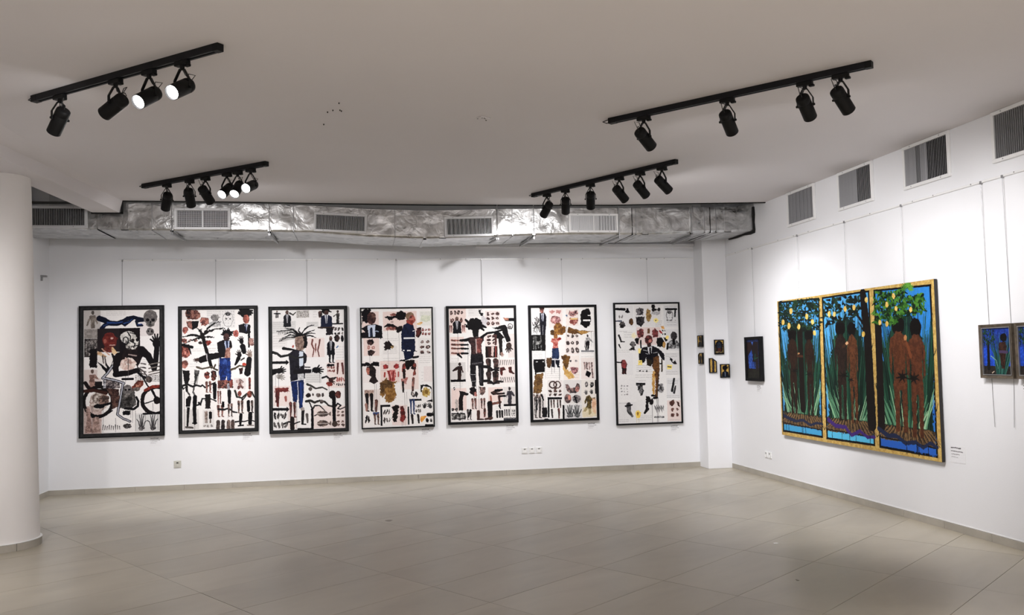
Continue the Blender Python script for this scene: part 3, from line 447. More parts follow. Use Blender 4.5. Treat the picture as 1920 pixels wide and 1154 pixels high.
def art_doctor():
    A = Art(420, 690, [(65, 80), (652, 85), (648, 1065), (62, 1075)], (230, 226, 224))
    for r, c in (((70, 105, 210, 330), PK), ((245, 108, 525, 270), PK), ((80, 330, 210, 475), PK), ((215, 520, 375, 700), PK), ((380, 520, 530, 760), (226, 210, 205)), ((550, 110, 650, 230), (222, 220, 214)), ((535, 335, 645, 480), (222, 218, 216)), ((70, 520, 210, 700), (224, 216, 214)), ((80, 755, 210, 930), (218, 208, 204)), ((305, 890, 430, 1055), (224, 206, 202)), ((575, 570, 645, 700), (224, 214, 212))): A.R(*r, c)
    A.TX(555, 120, 645, 145, 3); A.TX(240, 400, 360, 460, 6); A.TX(240, 500, 380, 520, 2); A.TX(240, 335, 370, 350, 2); A.TX(540, 490, 640, 540, 4); A.TX(555, 620, 575, 700, 4); A.TX(220, 545, 300, 600, 2); A.E(598, 170, 42, 28, (214, 214, 196), (196, 200, 180), 6)
    # dark suited man with painted shadow
    A.P([(68, 95), (105, 80), (145, 88), (150, 180), (100, 200), (80, 180), (68, 215), (75, 150)], K0, j=6); A.E(150, 160, 36, 52, (82, 52, 48), (44, 30, 30)); A.E(168, 140, 18, 24, (110, 84, 76), (70, 46, 42)); A.P([(62, 245), (120, 215), (180, 210), (235, 228), (238, 320), (65, 325), (62, 280), (95, 275)], (18, 17, 22)); A.P([(115, 220), (180, 215), (178, 318), (125, 318)], (188, 196, 212)); A.L([(148, 245), (150, 315)], 15, K0); A.R(135, 245, 150, 320, (40, 46, 66)); A.L([(180, 268), (205, 272)], 8, (150, 160, 180)); A.L([(90, 320), (235, 322)], 12, K0); A.P([(200, 300), (238, 300), (225, 340)], K0)
    A.P([(262, 150), (300, 145), (330, 150), (360, 115), (400, 100), (440, 125), (430, 175), (380, 180), (350, 160), (300, 182)], (20, 17, 19), j=5); A.E(330, 135, 24, 12, (180, 120, 110), (90, 50, 46)); A.P([(250, 235), (280, 205), (330, 215), (360, 235), (400, 230), (410, 270), (370, 290), (340, 250), (300, 238)], (22, 18, 20), j=5); A.E(310, 250, 44, 14, (170, 110, 102), (90, 54, 50), 5); A.E(320, 195, 12, 9, (170, 150, 146))
    # anatomical profile head with navy coat
    A.E(470, 152, 36, 36, (140, 118, 96), (110, 84, 68)); A.E(488, 175, 28, 34, (120, 56, 50), (176, 104, 92)); A.P([(440, 180), (500, 185), (490, 225), (440, 222)], (150, 66, 58), (100, 40, 36)); A.P([(505, 165), (516, 180), (505, 190)], (130, 66, 58)); A.E(478, 158, 8, 7, (60, 34, 32))
    A.P([(412, 225), (440, 208), (495, 225), (510, 280), (508, 440), (495, 450), (490, 500), (420, 520), (412, 450), (395, 440), (395, 300)], (26, 32, 58), (20, 24, 42)); A.R(413, 327, 507, 340, (224, 224, 226), j=.5); A.R(405, 430, 420, 440, WH); A.R(440, 432, 470, 442, WH, j=1); A.L([(490, 275), (502, 272)], 6, WH); A.P([(480, 485), (540, 480), (535, 497), (485, 505)], K0); A.P([(378, 515), (420, 512), (420, 525), (378, 524)], K0); A.L([(500, 440), (520, 445)], 6, K0)
    A.P([(415, 520), (500, 515), (505, 580), (480, 600), (470, 570), (440, 600), (425, 590)], (22, 18, 18), j=6); A.P([(400, 545), (420, 540), (425, 640), (405, 660), (395, 600)], (170, 66, 60), (60, 34, 32), 5); A.P([(490, 540), (512, 545), (505, 640), (485, 650)], (150, 70, 62), (30, 24, 24), 5); A.P([(385, 670), (440, 660), (430, 715), (395, 705)], (150, 84, 78), (190, 150, 144), 5); A.L([(400, 700), (402, 780)], 20, (36, 28, 28), 14); A.L([(488, 670), (480, 770)], 24, (60, 40, 38), 18, (160, 110, 102)); A.L([(412, 600), (412, 660)], 22, (34, 24, 24))
    A.P([(527, 250), (560, 245), (565, 280), (545, 330), (520, 325), (515, 295)], (30, 22, 22), (90, 46, 42), 5); A.BITS(560, 250, 640, 315, 3, 2, (150, 80, 74), (80, 40, 38)); A.E(550, 212, 24, 10, (206, 150, 90), (220, 190, 140), rot=-20); A.BITS(540, 345, 640, 475, 2, 3, (110, 84, 80), (50, 40, 40), .34)
    A.P([(108, 345), (150, 335), (175, 360), (150, 385), (120, 385)], (70, 48, 46), K0, 5); A.BITS(105, 385, 180, 425, 2, 1, (170, 120, 112)); A.P([(115, 430), (150, 425), (180, 440), (150, 475), (118, 470)], (70, 50, 48), K0, 5); A.P([(243, 365), (290, 345), (315, 380), (300, 420), (260, 425)], (30, 24, 24), j=8); A.E(318, 402, 16, 14, (206, 180, 120), (120, 90, 60), 4); A.L([(300, 380), (325, 400)], 14, K0, 6)
    A.P([(62, 535), (120, 530), (130, 545), (165, 522), (205, 530), (205, 562), (165, 560), (62, 560)], K0, j=4); A.P([(105, 565), (150, 555), (182, 590), (175, 650), (195, 690), (160, 710), (120, 690), (140, 650), (110, 630), (98, 600)], (24, 21, 22), (44, 36, 36)); A.P([(102, 572), (125, 575), (125, 630), (108, 632), (98, 605)], (180, 112, 96), (120, 66, 58))
    A.E(258, 568, 22, 20, (170, 60, 60), (90, 40, 40), 5); A.E(348, 566, 20, 20, (160, 56, 56), (90, 36, 36), 5); A.P([(270, 600), (340, 595), (345, 640), (330, 690), (285, 690), (280, 640)], (160, 62, 60), (210, 150, 144), 4); A.L([(285, 610), (300, 680)], 12, (120, 40, 40)); A.L([(325, 610), (315, 680)], 12, (120, 40, 40)); A.L([(252, 620), (250, 650)], 14, (150, 60, 56)); A.L([(365, 615), (363, 650)], 12, (160, 80, 76))
    A.P([(215, 700), (260, 665), (320, 690), (352, 690), (330, 720), (345, 800), (330, 850), (285, 868), (255, 860), (250, 790), (235, 830), (212, 800)], (150, 112, 62), (110, 76, 40), 7); A.P([(215, 700), (265, 668), (320, 690), (310, 750), (260, 740), (245, 800), (215, 790)], (70, 50, 32), (110, 80, 48), 7)
    A.P([(80, 760), (158, 760), (155, 800), (120, 815), (82, 800)], (184, 160, 148), (130, 104, 96)); A.LEGS(78, 800, 160, 935, (26, 23, 24)); A.L([(92, 880), (98, 930)], 22, (150, 110, 100), 14); A.L([(178, 850), (175, 935)], 26, (130, 90, 82), 18, (70, 46, 42)); A.BITS(80, 955, 125, 1050, 2, 1, (90, 74, 70), K0, .4); A.P([(148, 945), (200, 945), (198, 968), (150, 968)], (50, 66, 110)); A.LEGS(148, 965, 205, 1045, (120, 92, 84), (60, 46, 44))
    A.R(210, 885, 292, 902, K0, j=.6); A.R(210, 885, 225, 1058, K0, j=.6); A.BITS(232, 910, 292, 1045, 3, 2, (80, 72, 70), (40, 36, 36), .36); A.P([(305, 905), (335, 890), (365, 895), (355, 950), (345, 1020), (315, 1030), (305, 990), (320, 940)], (24, 20, 20), j=6); A.P([(370, 905), (400, 890), (412, 930), (420, 990), (400, 1030), (372, 1020), (375, 960)], (70, 32, 30), (130, 50, 48), 6)
    A.BITS(465, 775, 525, 830, 2, 1, (90, 84, 82), K0, .5); A.P([(545, 725), (600, 722), (635, 745), (640, 770), (620, 745), (570, 735), (555, 760), (558, 785), (545, 785)], K0, j=2); A.L([(638, 765), (636, 865)], 6, (140, 136, 134)); A.P([(590, 862), (640, 845), (640, 868)], K0); A.E(590, 785, 32, 38, (200, 176, 110), (150, 120, 60), 6); A.E(592, 785, 14, 20, (120, 92, 44))
    A.R(450, 840, 550, 856, K0, j=1); A.R(434, 905, 447, 1052, K0, j=1); A.LEGS(448, 850, 500, 965, (52, 66, 104), (34, 44, 76)); A.BITS(500, 880, 545, 960, 3, 2, (110, 104, 100), (50, 46, 46)); A.L([(470, 975), (475, 1040)], 22, (40, 34, 34), 16); A.L([(520, 975), (525, 1038)], 20, (40, 34, 34), 14); A.P([(545, 985), (590, 980), (575, 1010), (545, 1035), (535, 1015)], (228, 170, 84), (206, 120, 40)); A.HD(575, 905, 26, (40, 38, 40), -70, 60); A.HD(622, 905, 28, (60, 58, 60), -110, 60); A.E(615, 972, 28, 18, K0); A.HD(630, 970, 24, (26, 24, 26), 10, 60); A.BITS(580, 1000, 640, 1040, 2, 1, K0, None, .4); A.R(575, 1052, 645, 1066, K0, j=.6)
    for x, y0, y1 in ((130, 475, 540), (282, 265, 560), (375, 280, 660), (165, 710, 850), (180, 710, 850), (412, 780, 1060), (395, 1030, 1060), (385, 1030, 1065), (430, 780, 900), (160, 860, 1000)): A.DR(x, y0, y1, 2.2, a=.6)
    return A

def art_back():
    A = Art(410, 690, [(82, 80), (625, 82), (630, 1025), (85, 1028)], (229, 225, 223))
    for r, c in (((88, 82, 225, 285), PK), ((385, 105, 510, 235), (220, 208, 205)), ((90, 318, 205, 470), PK), ((85, 530, 215, 690), (204, 200, 198)), ((95, 745, 218, 930), PK), ((400, 745, 520, 860), PK), ((525, 745, 630, 900), (210, 204, 202)), ((485, 515, 630, 710), (224, 214, 211)), ((250, 840, 380, 930), (226, 212, 208)), ((300, 930, 430, 1015), (222, 206, 202)), ((380, 300, 490, 500), (222, 210, 206)), ((245, 90, 370, 150), (220, 216, 215)), ((570, 300, 625, 500), (218, 208, 205))): A.R(*r, c)
    A.TX(250, 95, 300, 120, 2); A.TX(100, 500, 160, 520, 2); A.TX(460, 870, 520, 920, 4); A.TX(110, 705, 190, 735, 3)
    A.BITS(90, 85, 205, 145, 4, 1, (90, 64, 60), (50, 36, 36), .36); A.BITS(90, 155, 205, 205, 3, 1, (120, 84, 78), (60, 44, 42)); A.SUIT(150, 150, 72, 138, (20, 19, 24), (150, 122, 110)); A.LEGS(84, 225, 112, 280, (120, 50, 46), (60, 30, 30), 0); A.LEGS(188, 225, 216, 275, (130, 56, 50), (60, 30, 30), 0); A.L([(215, 215), (235, 222)], 8, K0)
    A.P([(330, 95), (350, 92), (352, 118), (368, 122), (365, 148), (345, 145), (338, 120)], (22, 20, 22), j=5); A.E(375, 190, 28, 40, (206, 202, 204), (190, 184, 188), 8); A.BITS(390, 110, 505, 230, 3, 3, (100, 72, 68), (56, 40, 40), .36)
    A.L([(560, 180), (628, 182)], 26, K0, j=1); A.P([(530, 162), (580, 170), (580, 188), (550, 186)], (190, 130, 108), (120, 76, 62)); A.E(592, 238, 19, 22, K0, ring=5); A.E(590, 245, 12, 12, (120, 116, 116))
    # standing man seen from the back
    A.DREAD(297, 225, 66, n=14, a0=150, a1=390); A.P([(275, 260), (330, 260), (325, 320), (285, 322)], (20, 17, 18)); A.P([(210, 335), (260, 322), (370, 320), (372, 345), (350, 380), (350, 440), (355, 470), (265, 470), (262, 390), (240, 355), (208, 360)], (70, 46, 46), (30, 24, 26)); A.P([(310, 335), (365, 325), (345, 380), (342, 450), (312, 455)], (150, 90, 84), (90, 50, 48)); A.P([(262, 330), (300, 335), (300, 455), (268, 458)], (34, 26, 28), (80, 56, 54)); A.L([(305, 340), (308, 455)], 9, (180, 160, 156))
    A.P([(260, 465), (360, 465), (366, 560), (362, 730), (330, 730), (318, 560), (300, 560), (298, 735), (270, 735), (252, 640), (256, 540)], (20, 19, 22), (34, 32, 36)); A.L([(275, 545), (345, 538)], 14, (96, 92, 96), c2=(40, 38, 42)); A.L([(255, 632), (300, 636)], 4, (180, 180, 184)); A.L([(270, 690), (296, 688)], 4, (170, 168, 170)); A.L([(336, 580), (340, 700)], 8, (64, 62, 68))
    A.L([(350, 325), (400, 292), (460, 285), (530, 265)], 22, K0, 14); A.P([(435, 242), (470, 245), (510, 232), (545, 222), (568, 245), (575, 300), (595, 360), (560, 372), (530, 300), (520, 260), (480, 262)], (20, 18, 20)); A.HD(578, 400, 46, (70, 56, 50), 100, 50, (40, 32, 32)); A.L([(485, 310), (530, 330)], 60, K0, 20, j=5); A.L([(508, 340), (512, 470)], 34, (30, 26, 26), 22); A.HD(518, 465, 22, (150, 120, 110), 80, 50); A.L([(535, 350), (545, 370)], 3, GR)
    for y, c in ((345, (170, 110, 100)), (380, (130, 84, 76)), (412, (120, 76, 70)), (452, (160, 110, 100))): A.L([(105, y), (150, y + 4), (200, y)], 16, c, 10, (70, 46, 42)); A.L([(185, y + 4), (238, y + 6)], 18, K0, 12)
    A.L([(155, 465), (185, 490)], 20, K0, 12); A.L([(175, 348), (245, 340)], 18, K0); A.BITS(390, 305, 480, 390, 2, 3, (90, 56, 54), (40, 28, 28), .42); A.L([(470, 310), (470, 385)], 16, (80, 50, 48)); A.R(382, 402, 482, 496, (30, 24, 24)); A.P([(400, 405), (440, 410), (450, 440), (440, 495), (410, 495)], (60, 36, 34)); A.P([(430, 405), (455, 405), (448, 490), (430, 480)], (206, 184, 178)); A.L([(470, 405), (468, 490)], 12, (120, 56, 52))
    A.E(168, 545, 11, 15, (44, 34, 32)); A.P([(150, 560), (185, 560), (200, 615), (188, 618), (180, 590), (178, 675), (148, 675), (150, 590), (110, 605), (108, 595)], (54, 36, 32), (30, 24, 24)); A.R(92, 673, 215, 692, K0, j=1); A.LEGS(370, 525, 500, 605, (90, 66, 62), (30, 26, 26)); A.LEGS(440, 520, 495, 600, (110, 80, 74), (40, 32, 32)); A.SNAKE([(370, 570), (410, 575), (440, 600), (490, 585)], 24); A.LEGS(370, 630, 500, 710, (70, 54, 52), (26, 24, 24)); A.LEGS(430, 625, 495, 700, (90, 64, 60), (30, 26, 26)); A.SNAKE([(370, 690), (410, 690), (445, 715), (480, 695), (520, 700)], 22)
    for i in range(7): A.L([(508 + i * 18, 520), (502 + i * 18, 560)], 6, (80, 74, 72), 4); A.L([(505 + i * 18, 665), (512 + i * 18, 705)], 6, (70, 64, 62), 4)
    A.P([(500, 585), (530, 575), (550, 600), (525, 610), (520, 650), (505, 640)], (90, 40, 38), (50, 28, 28)); A.P([(570, 580), (600, 575), (600, 610), (625, 640), (600, 635), (575, 625)], (96, 48, 44), (50, 28, 28))
    A.E(118, 748, 9, 12, (60, 56, 56)); A.L([(110, 755), (122, 745)], 5, WH); A.P([(160, 765), (185, 770), (238, 790), (232, 808), (195, 805), (188, 850), (190, 930), (155, 930), (152, 850), (165, 800)], (26, 23, 24)); A.L([(135, 850), (140, 930)], 24, (150, 140, 136), c2=(196, 184, 178)); A.BITS(90, 905, 150, 935, 2, 1, K0)
    A.P([(250, 745), (285, 735), (305, 770), (300, 815), (270, 805), (248, 790)], (60, 46, 46), K0, 6); A.P([(325, 740), (375, 742), (372, 800), (330, 808)], (50, 40, 40), (150, 120, 114), 7); A.LEGS(255, 840, 305, 920, (130, 92, 86), (60, 44, 42)); A.LEGS(330, 840, 378, 920, (120, 86, 80), (56, 42, 42)); A.E(295, 800, 12, 20, (170, 110, 104))
    A.L([(430, 790), (500, 770)], 20, (80, 56, 52), c2=(30, 24, 24)); A.L([(460, 770), (515, 768)], 16, K0); A.L([(440, 800), (530, 798)], 16, (60, 44, 42), c2=K0); A.L([(420, 820), (425, 870)], 15, (150, 96, 84)); A.L([(425, 885), (500, 870)], 20, (130, 84, 74), c2=(70, 46, 44)); A.L([(490, 820), (495, 900)], 20, (60, 40, 38), 14); A.L([(500, 820), (540, 820)], 17, K0); A.L([(490, 900), (500, 925)], 14, K0, 8)
    A.E(578, 760, 11, 14, (50, 46, 48)); A.P([(560, 778), (598, 778), (622, 820), (612, 826), (596, 810), (592, 888), (562, 888), (562, 812), (548, 835)], (44, 42, 48), (70, 66, 72)); A.R(527, 888, 630, 905, K0, j=1)
    A.E(150, 980, 62, 28, (40, 38, 38), (170, 166, 164), 9); A.L([(95, 955), (200, 958)], 9, K0); A.L([(100, 1000), (205, 1000)], 10, (60, 56, 56)); A.LEGS(215, 930, 262, 1010, (40, 36, 36), (120, 112, 110)); A.L([(250, 935), (230, 990)], 20, K0, 10); A.L([(315, 945), (315, 1000)], 28, (70, 48, 44), 22); A.L([(310, 1008), (360, 1010)], 16, (60, 42, 40), 9); A.L([(368, 930), (366, 985)], 20, (110, 66, 60), 14, (60, 40, 38)); A.L([(412, 880), (412, 1000)], 44, (24, 21, 22), 34); A.L([(375, 1008), (425, 1000)], 18, (70, 48, 44), 22); A.E(410, 880, 14, 16, K0)
    for x in (470, 492, 512): A.L([(x, 945), (x + 2, 995)], 18, (30, 28, 30), 14)
    for x in (535, 552, 570, 600, 616): A.L([(x, 935), (x, 985)], 10, (36, 34, 36), 8)
    A.R(585, 930, 620, 985, (206, 202, 200)); A.BITS(590, 935, 620, 980, 3, 2, (40, 38, 40)); A.R(525, 1008, 628, 1025, (70, 70, 78), (40, 40, 46), 1); A.L([(525, 1004), (628, 1004)], 4, K0)
    for x, y0, y1 in ((155, 285, 520), (235, 370, 610), (245, 380, 480), (300, 560, 930), (322, 730, 1010), (168, 690, 760), (465, 250, 400), (282, 560, 900), (182, 930, 1028), (580, 905, 1005), (495, 470, 600)): A.DR(x, y0, y1, 2.5)
    return A

def art_ochre():
    A = Art(405, 690, [(75, 82), (628, 75), (635, 1035), (92, 1050)], (233, 230, 228))
    for r, c in (((78, 82, 205, 318), (226, 224, 224)), ((232, 90, 350, 260), (230, 216, 212)), ((382, 95, 490, 240), (232, 220, 214)), ((505, 520, 620, 705), (226, 216, 212)), ((215, 712, 345, 850), (222, 216, 214)), ((350, 712, 505, 915), (214, 210, 208)), ((505, 710, 640, 1030), (222, 216, 210)), ((375, 310, 490, 490), (228, 218, 214)), ((355, 500, 490, 710), (232, 222, 216)), ((90, 830, 200, 1040), (220, 214, 212)), ((355, 920, 505, 1040), (208, 206, 206))): A.R(*r, c)
    A.TX(80, 470, 180, 520, 4); A.TX(210, 600, 330, 690, 6, a=.35); A.TX(400, 620, 490, 690, 4, a=.35); A.TX(510, 480, 620, 510, 2, a=.4)
    for i in range(26): A.L([(92 + _N.rand() * 70, 175 + _N.rand() * 130), (90 + _N.rand() * 74, 195 + _N.rand() * 120)], 6, (60, 58, 58), 3)
    A.L([(128, 170), (125, 210)], 16, (50, 48, 48), c2=(190, 186, 186)); A.E(172, 105, 17, 26, (176, 120, 110), (110, 66, 60)); A.R(152, 78, 195, 98, (60, 36, 32), j=2); A.P([(155, 130), (195, 125), (212, 160), (210, 230), (200, 320), (160, 320), (155, 220), (152, 160)], (20, 20, 27), (32, 32, 42)); A.P([(165, 132), (188, 132), (184, 200), (172, 195)], (196, 200, 212)); A.L([(176, 140), (178, 200)], 6, (40, 44, 60)); A.L([(180, 235), (180, 318)], 3, (190, 190, 196))
    A.R(72, 320, 202, 458, (22, 21, 22), j=1.5)
    for x, y0, y1 in ((100, 335, 440), (118, 360, 450), (160, 330, 380), (165, 410, 450), (140, 380, 430)): A.L([(x, y0), (x, y1)], 12, (150, 150, 150), 10, (60, 60, 60), 3)
    A.E(140, 390, 22, 16, (170, 170, 168), (60, 58, 58), 4); A.E(110, 345, 18, 14, (130, 128, 128), (50, 50, 50), 4)
    A.E(262, 118, 22, 14, (206, 160, 156), (180, 120, 116), 5); A.E(318, 118, 24, 15, (206, 160, 156), (180, 120, 116), 5); A.E(290, 190, 42, 38, (196, 140, 136), (90, 56, 58), 4); A.E(275, 185, 14, 20, (222, 184, 180), (170, 96, 94)); A.E(308, 190, 18, 22, (110, 66, 70), (210, 160, 160))
    A.P([(285, 220), (325, 215), (345, 245), (378, 248), (378, 300), (340, 318), (270, 318), (275, 260)], (176, 128, 66), (112, 72, 40), 5); A.P([(240, 290), (275, 275), (275, 330), (250, 320)], (90, 64, 40), (60, 44, 32), 5); A.P([(325, 255), (378, 250), (378, 305), (330, 312)], (90, 58, 34), (140, 98, 52), 4)
    A.P([(398, 250), (440, 265), (500, 280), (560, 288), (630, 290), (560, 302), (520, 318), (480, 312), (440, 312), (396, 300)], (120, 84, 46), (84, 56, 34), 5); A.P([(470, 285), (560, 292), (600, 294), (520, 316)], (190, 150, 92), (160, 118, 62), 5)
    A.P([(410, 105), (440, 115), (475, 100), (485, 125), (470, 155), (430, 160), (405, 140)], (60, 40, 42), (200, 150, 146), 5); A.P([(412, 170), (485, 170), (485, 205), (455, 235), (415, 215)], (200, 140, 130), (120, 64, 60), 5); A.E(450, 180, 34, 8, (226, 190, 130)); A.P([(375, 150), (392, 142), (392, 165)], (50, 84, 120), j=2)
    A.P([(520, 105), (555, 88), (580, 90), (595, 125), (598, 185), (590, 225), (560, 260), (530, 245), (505, 225), (505, 150)], (18, 17, 18), j=6); A.R(528, 186, 592, 200, WH, j=1); A.R(570, 145, 592, 154, WH, j=1)
    # red muscled figure and blue shorts
    A.E(290, 335, 18, 24, (110, 60, 40), (160, 110, 60)); A.P([(255, 345), (285, 355), (335, 345), (330, 365), (310, 380), (308, 435), (265, 435), (268, 395), (250, 380)], (150, 56, 50), (206, 140, 130), 4); A.E(322, 355, 14, 12, (150, 44, 42), (110, 30, 32)); A.P([(258, 435), (312, 435), (320, 500), (312, 528), (255, 525)], (44, 58, 92), (30, 40, 66)); A.P([(252, 528), (322, 530), (318, 575), (320, 600), (300, 600), (290, 565), (275, 600), (252, 600)], (20, 22, 30), j=5); A.L([(280, 525), (285, 600)], 8, (200, 200, 206)); A.L([(255, 535), (320, 535)], 8, (206, 206, 212)); A.DR(275, 600, 650); A.DR(318, 600, 710, 4); A.DR(252, 600, 660)
    A.P([(205, 520), (250, 515), (255, 560), (240, 612), (210, 600)], (100, 72, 46), (70, 50, 36), 6); A.P([(335, 505), (380, 495), (412, 510), (400, 560), (395, 600), (375, 625), (355, 580)], (120, 84, 44), (72, 50, 32), 5); A.P([(345, 560), (372, 620), (420, 640), (450, 690), (400, 705), (360, 660)], (216, 180, 116), (190, 148, 84), 6)
    A.E(415, 548, 8, 10, (60, 56, 58)); A.E(465, 548, 12, 10, (90, 86, 88), (190, 180, 180)); A.P([(410, 605), (450, 600), (480, 610), (475, 640), (450, 665), (425, 645)], (196, 140, 140), (90, 56, 60), 4)
    A.BITS(380, 305, 490, 355, 3, 1, (90, 74, 72), (40, 36, 36), .3); A.BITS(372, 365, 495, 415, 3, 1, (70, 56, 56), (40, 36, 36), .36); A.BITS(372, 420, 495, 490, 3, 1, (56, 48, 48), (110, 96, 94), .4)
    A.E(566, 328, 8, 12, (60, 56, 56)); A.P([(550, 342), (580, 342), (615, 385), (610, 390), (582, 368), (580, 378), (550, 378)], (196, 194, 194), (120, 118, 118)); A.P([(550, 375), (582, 375), (572, 462), (562, 462), (562, 400), (556, 462), (545, 462)], (22, 20, 22)); A.R(508, 456, 622, 470, (120, 120, 124), j=1); A.L([(545, 370), (540, 430)], 5, (90, 86, 84))
    A.P([(97, 532), (195, 530), (197, 590), (190, 640), (110, 650), (98, 590)], (20, 19, 20), j=3); A.E(125, 555, 10, 5, (190, 188, 188)); A.E(180, 553, 9, 5, (190, 188, 188)); A.E(115, 655, 8, 10, K0); A.P([(110, 665), (180, 650), (175, 700), (170, 800), (160, 825), (95, 822), (100, 740)], (84, 60, 38), (130, 98, 58), 6)
    for x in (535, 555, 575, 597): A.L([(x, 565), (x + 3, 620)], 14, (180, 150, 146), 12, (90, 74, 74), 4)
    A.P([(555, 630), (592, 650), (575, 690), (540, 672)], K0, j=2); A.L([(600, 620), (605, 690)], 12, (150, 120, 116), c2=(80, 66, 66))
    A.E(262, 752, 30, 28, (60, 44, 42), ring=12); A.E(298, 752, 28, 28, (70, 52, 50), ring=10); A.P([(262, 780), (300, 780), (282, 800)], (80, 60, 56)); A.BITS(215, 790, 345, 850, 3, 2, (90, 66, 62), (40, 32, 32), .34)
    A.P([(368, 752), (390, 745), (410, 780), (450, 775), (470, 735), (490, 750), (490, 795), (460, 825), (410, 825), (378, 800)], (52, 46, 48), (150, 120, 116), 3); A.E(470, 790, 16, 26, (200, 140, 128), (120, 80, 78)); A.E(388, 870, 30, 40, (60, 50, 52), (150, 120, 114)); A.E(402, 862, 12, 22, (214, 150, 134), (170, 100, 90)); A.E(462, 872, 36, 34, (50, 48, 52), (140, 132, 132)); A.L([(445, 850), (465, 905)], 12, K0)
    A.R(215, 858, 338, 876, K0, j=1); A.R(216, 870, 230, 1030, K0, j=1)
    for x in (245, 268, 300, 322): A.L([(x, 885), (x + 2, 945)], 15, (40, 34, 34), 10, (110, 90, 86))
    A.L([(250, 965), (255, 1030)], 18, (60, 54, 54), 12); A.L([(310, 960), (312, 1035)], 18, (120, 60, 56), 10, (40, 30, 30)); A.R(342, 925, 358, 1045, K0, j=1)
    for cx, fl in ((405, -1), (465, 1)):
        for dx, l in ((-36, 60), (-18, 88), (0, 96), (16, 90), (36, 56)): A.L([(cx + dx * .3, 1018), (cx + dx, 1020 - l)], 12, (60, 60, 62), 7)
        A.E(cx, 1015, 26, 16, (50, 50, 52), (120, 120, 120), 4)
    A.BITS(525, 720, 620, 780, 2, 1, (110, 106, 106), (60, 58, 58), .4); A.R(622, 712, 632, 830, K0, j=1); A.BITS(580, 725, 615, 780, 1, 2, K0, None, .4); A.HD(545, 825, 22, (90, 88, 88), -90, 60); A.HD(592, 820, 22, (60, 58, 58), -90, 60)
    A.P([(545, 850), (575, 840), (590, 870), (625, 858), (625, 868), (590, 890), (585, 960), (585, 1000), (565, 1008), (560, 950), (535, 985), (515, 980), (550, 930), (552, 890), (532, 920), (528, 912)], (60, 50, 34), (110, 92, 52), 3); A.P([(595, 870), (630, 870), (628, 1000), (610, 1005), (590, 940)], (206, 160, 130), (226, 196, 166), 4); A.P([(520, 940), (600, 960), (640, 1020), (510, 1030)], (222, 206, 160), (206, 190, 150), 6, .6)
    A.BITS(92, 825, 165, 870, 3, 1, (130, 110, 104), (60, 54, 52), .45); A.LEGS(92, 870, 168, 1030, (100, 92, 90), (36, 34, 34)); A.L([(165, 835), (178, 880)], 14, K0); A.L([(175, 880), (176, 1000)], 8, K0); A.P([(168, 945), (212, 945), (212, 1028), (168, 1028)], (26, 25, 28), j=3); A.L([(110, 900), (105, 1000)], 16, (190, 186, 184), c2=(90, 86, 86)); A.L([(125, 880), (122, 960)], 14, K0)
    A.E(205, 1048, 24, 10, K0); A.R(370, 1040, 470, 1052, (40, 40, 42), (90, 90, 92))
    for x, y0, y1 in ((385, 240, 410), (200, 450, 700), (455, 920, 1045), (620, 300, 700), (600, 290, 420)): A.DR(x, y0, y1, 2.2, a=.55)
    return A

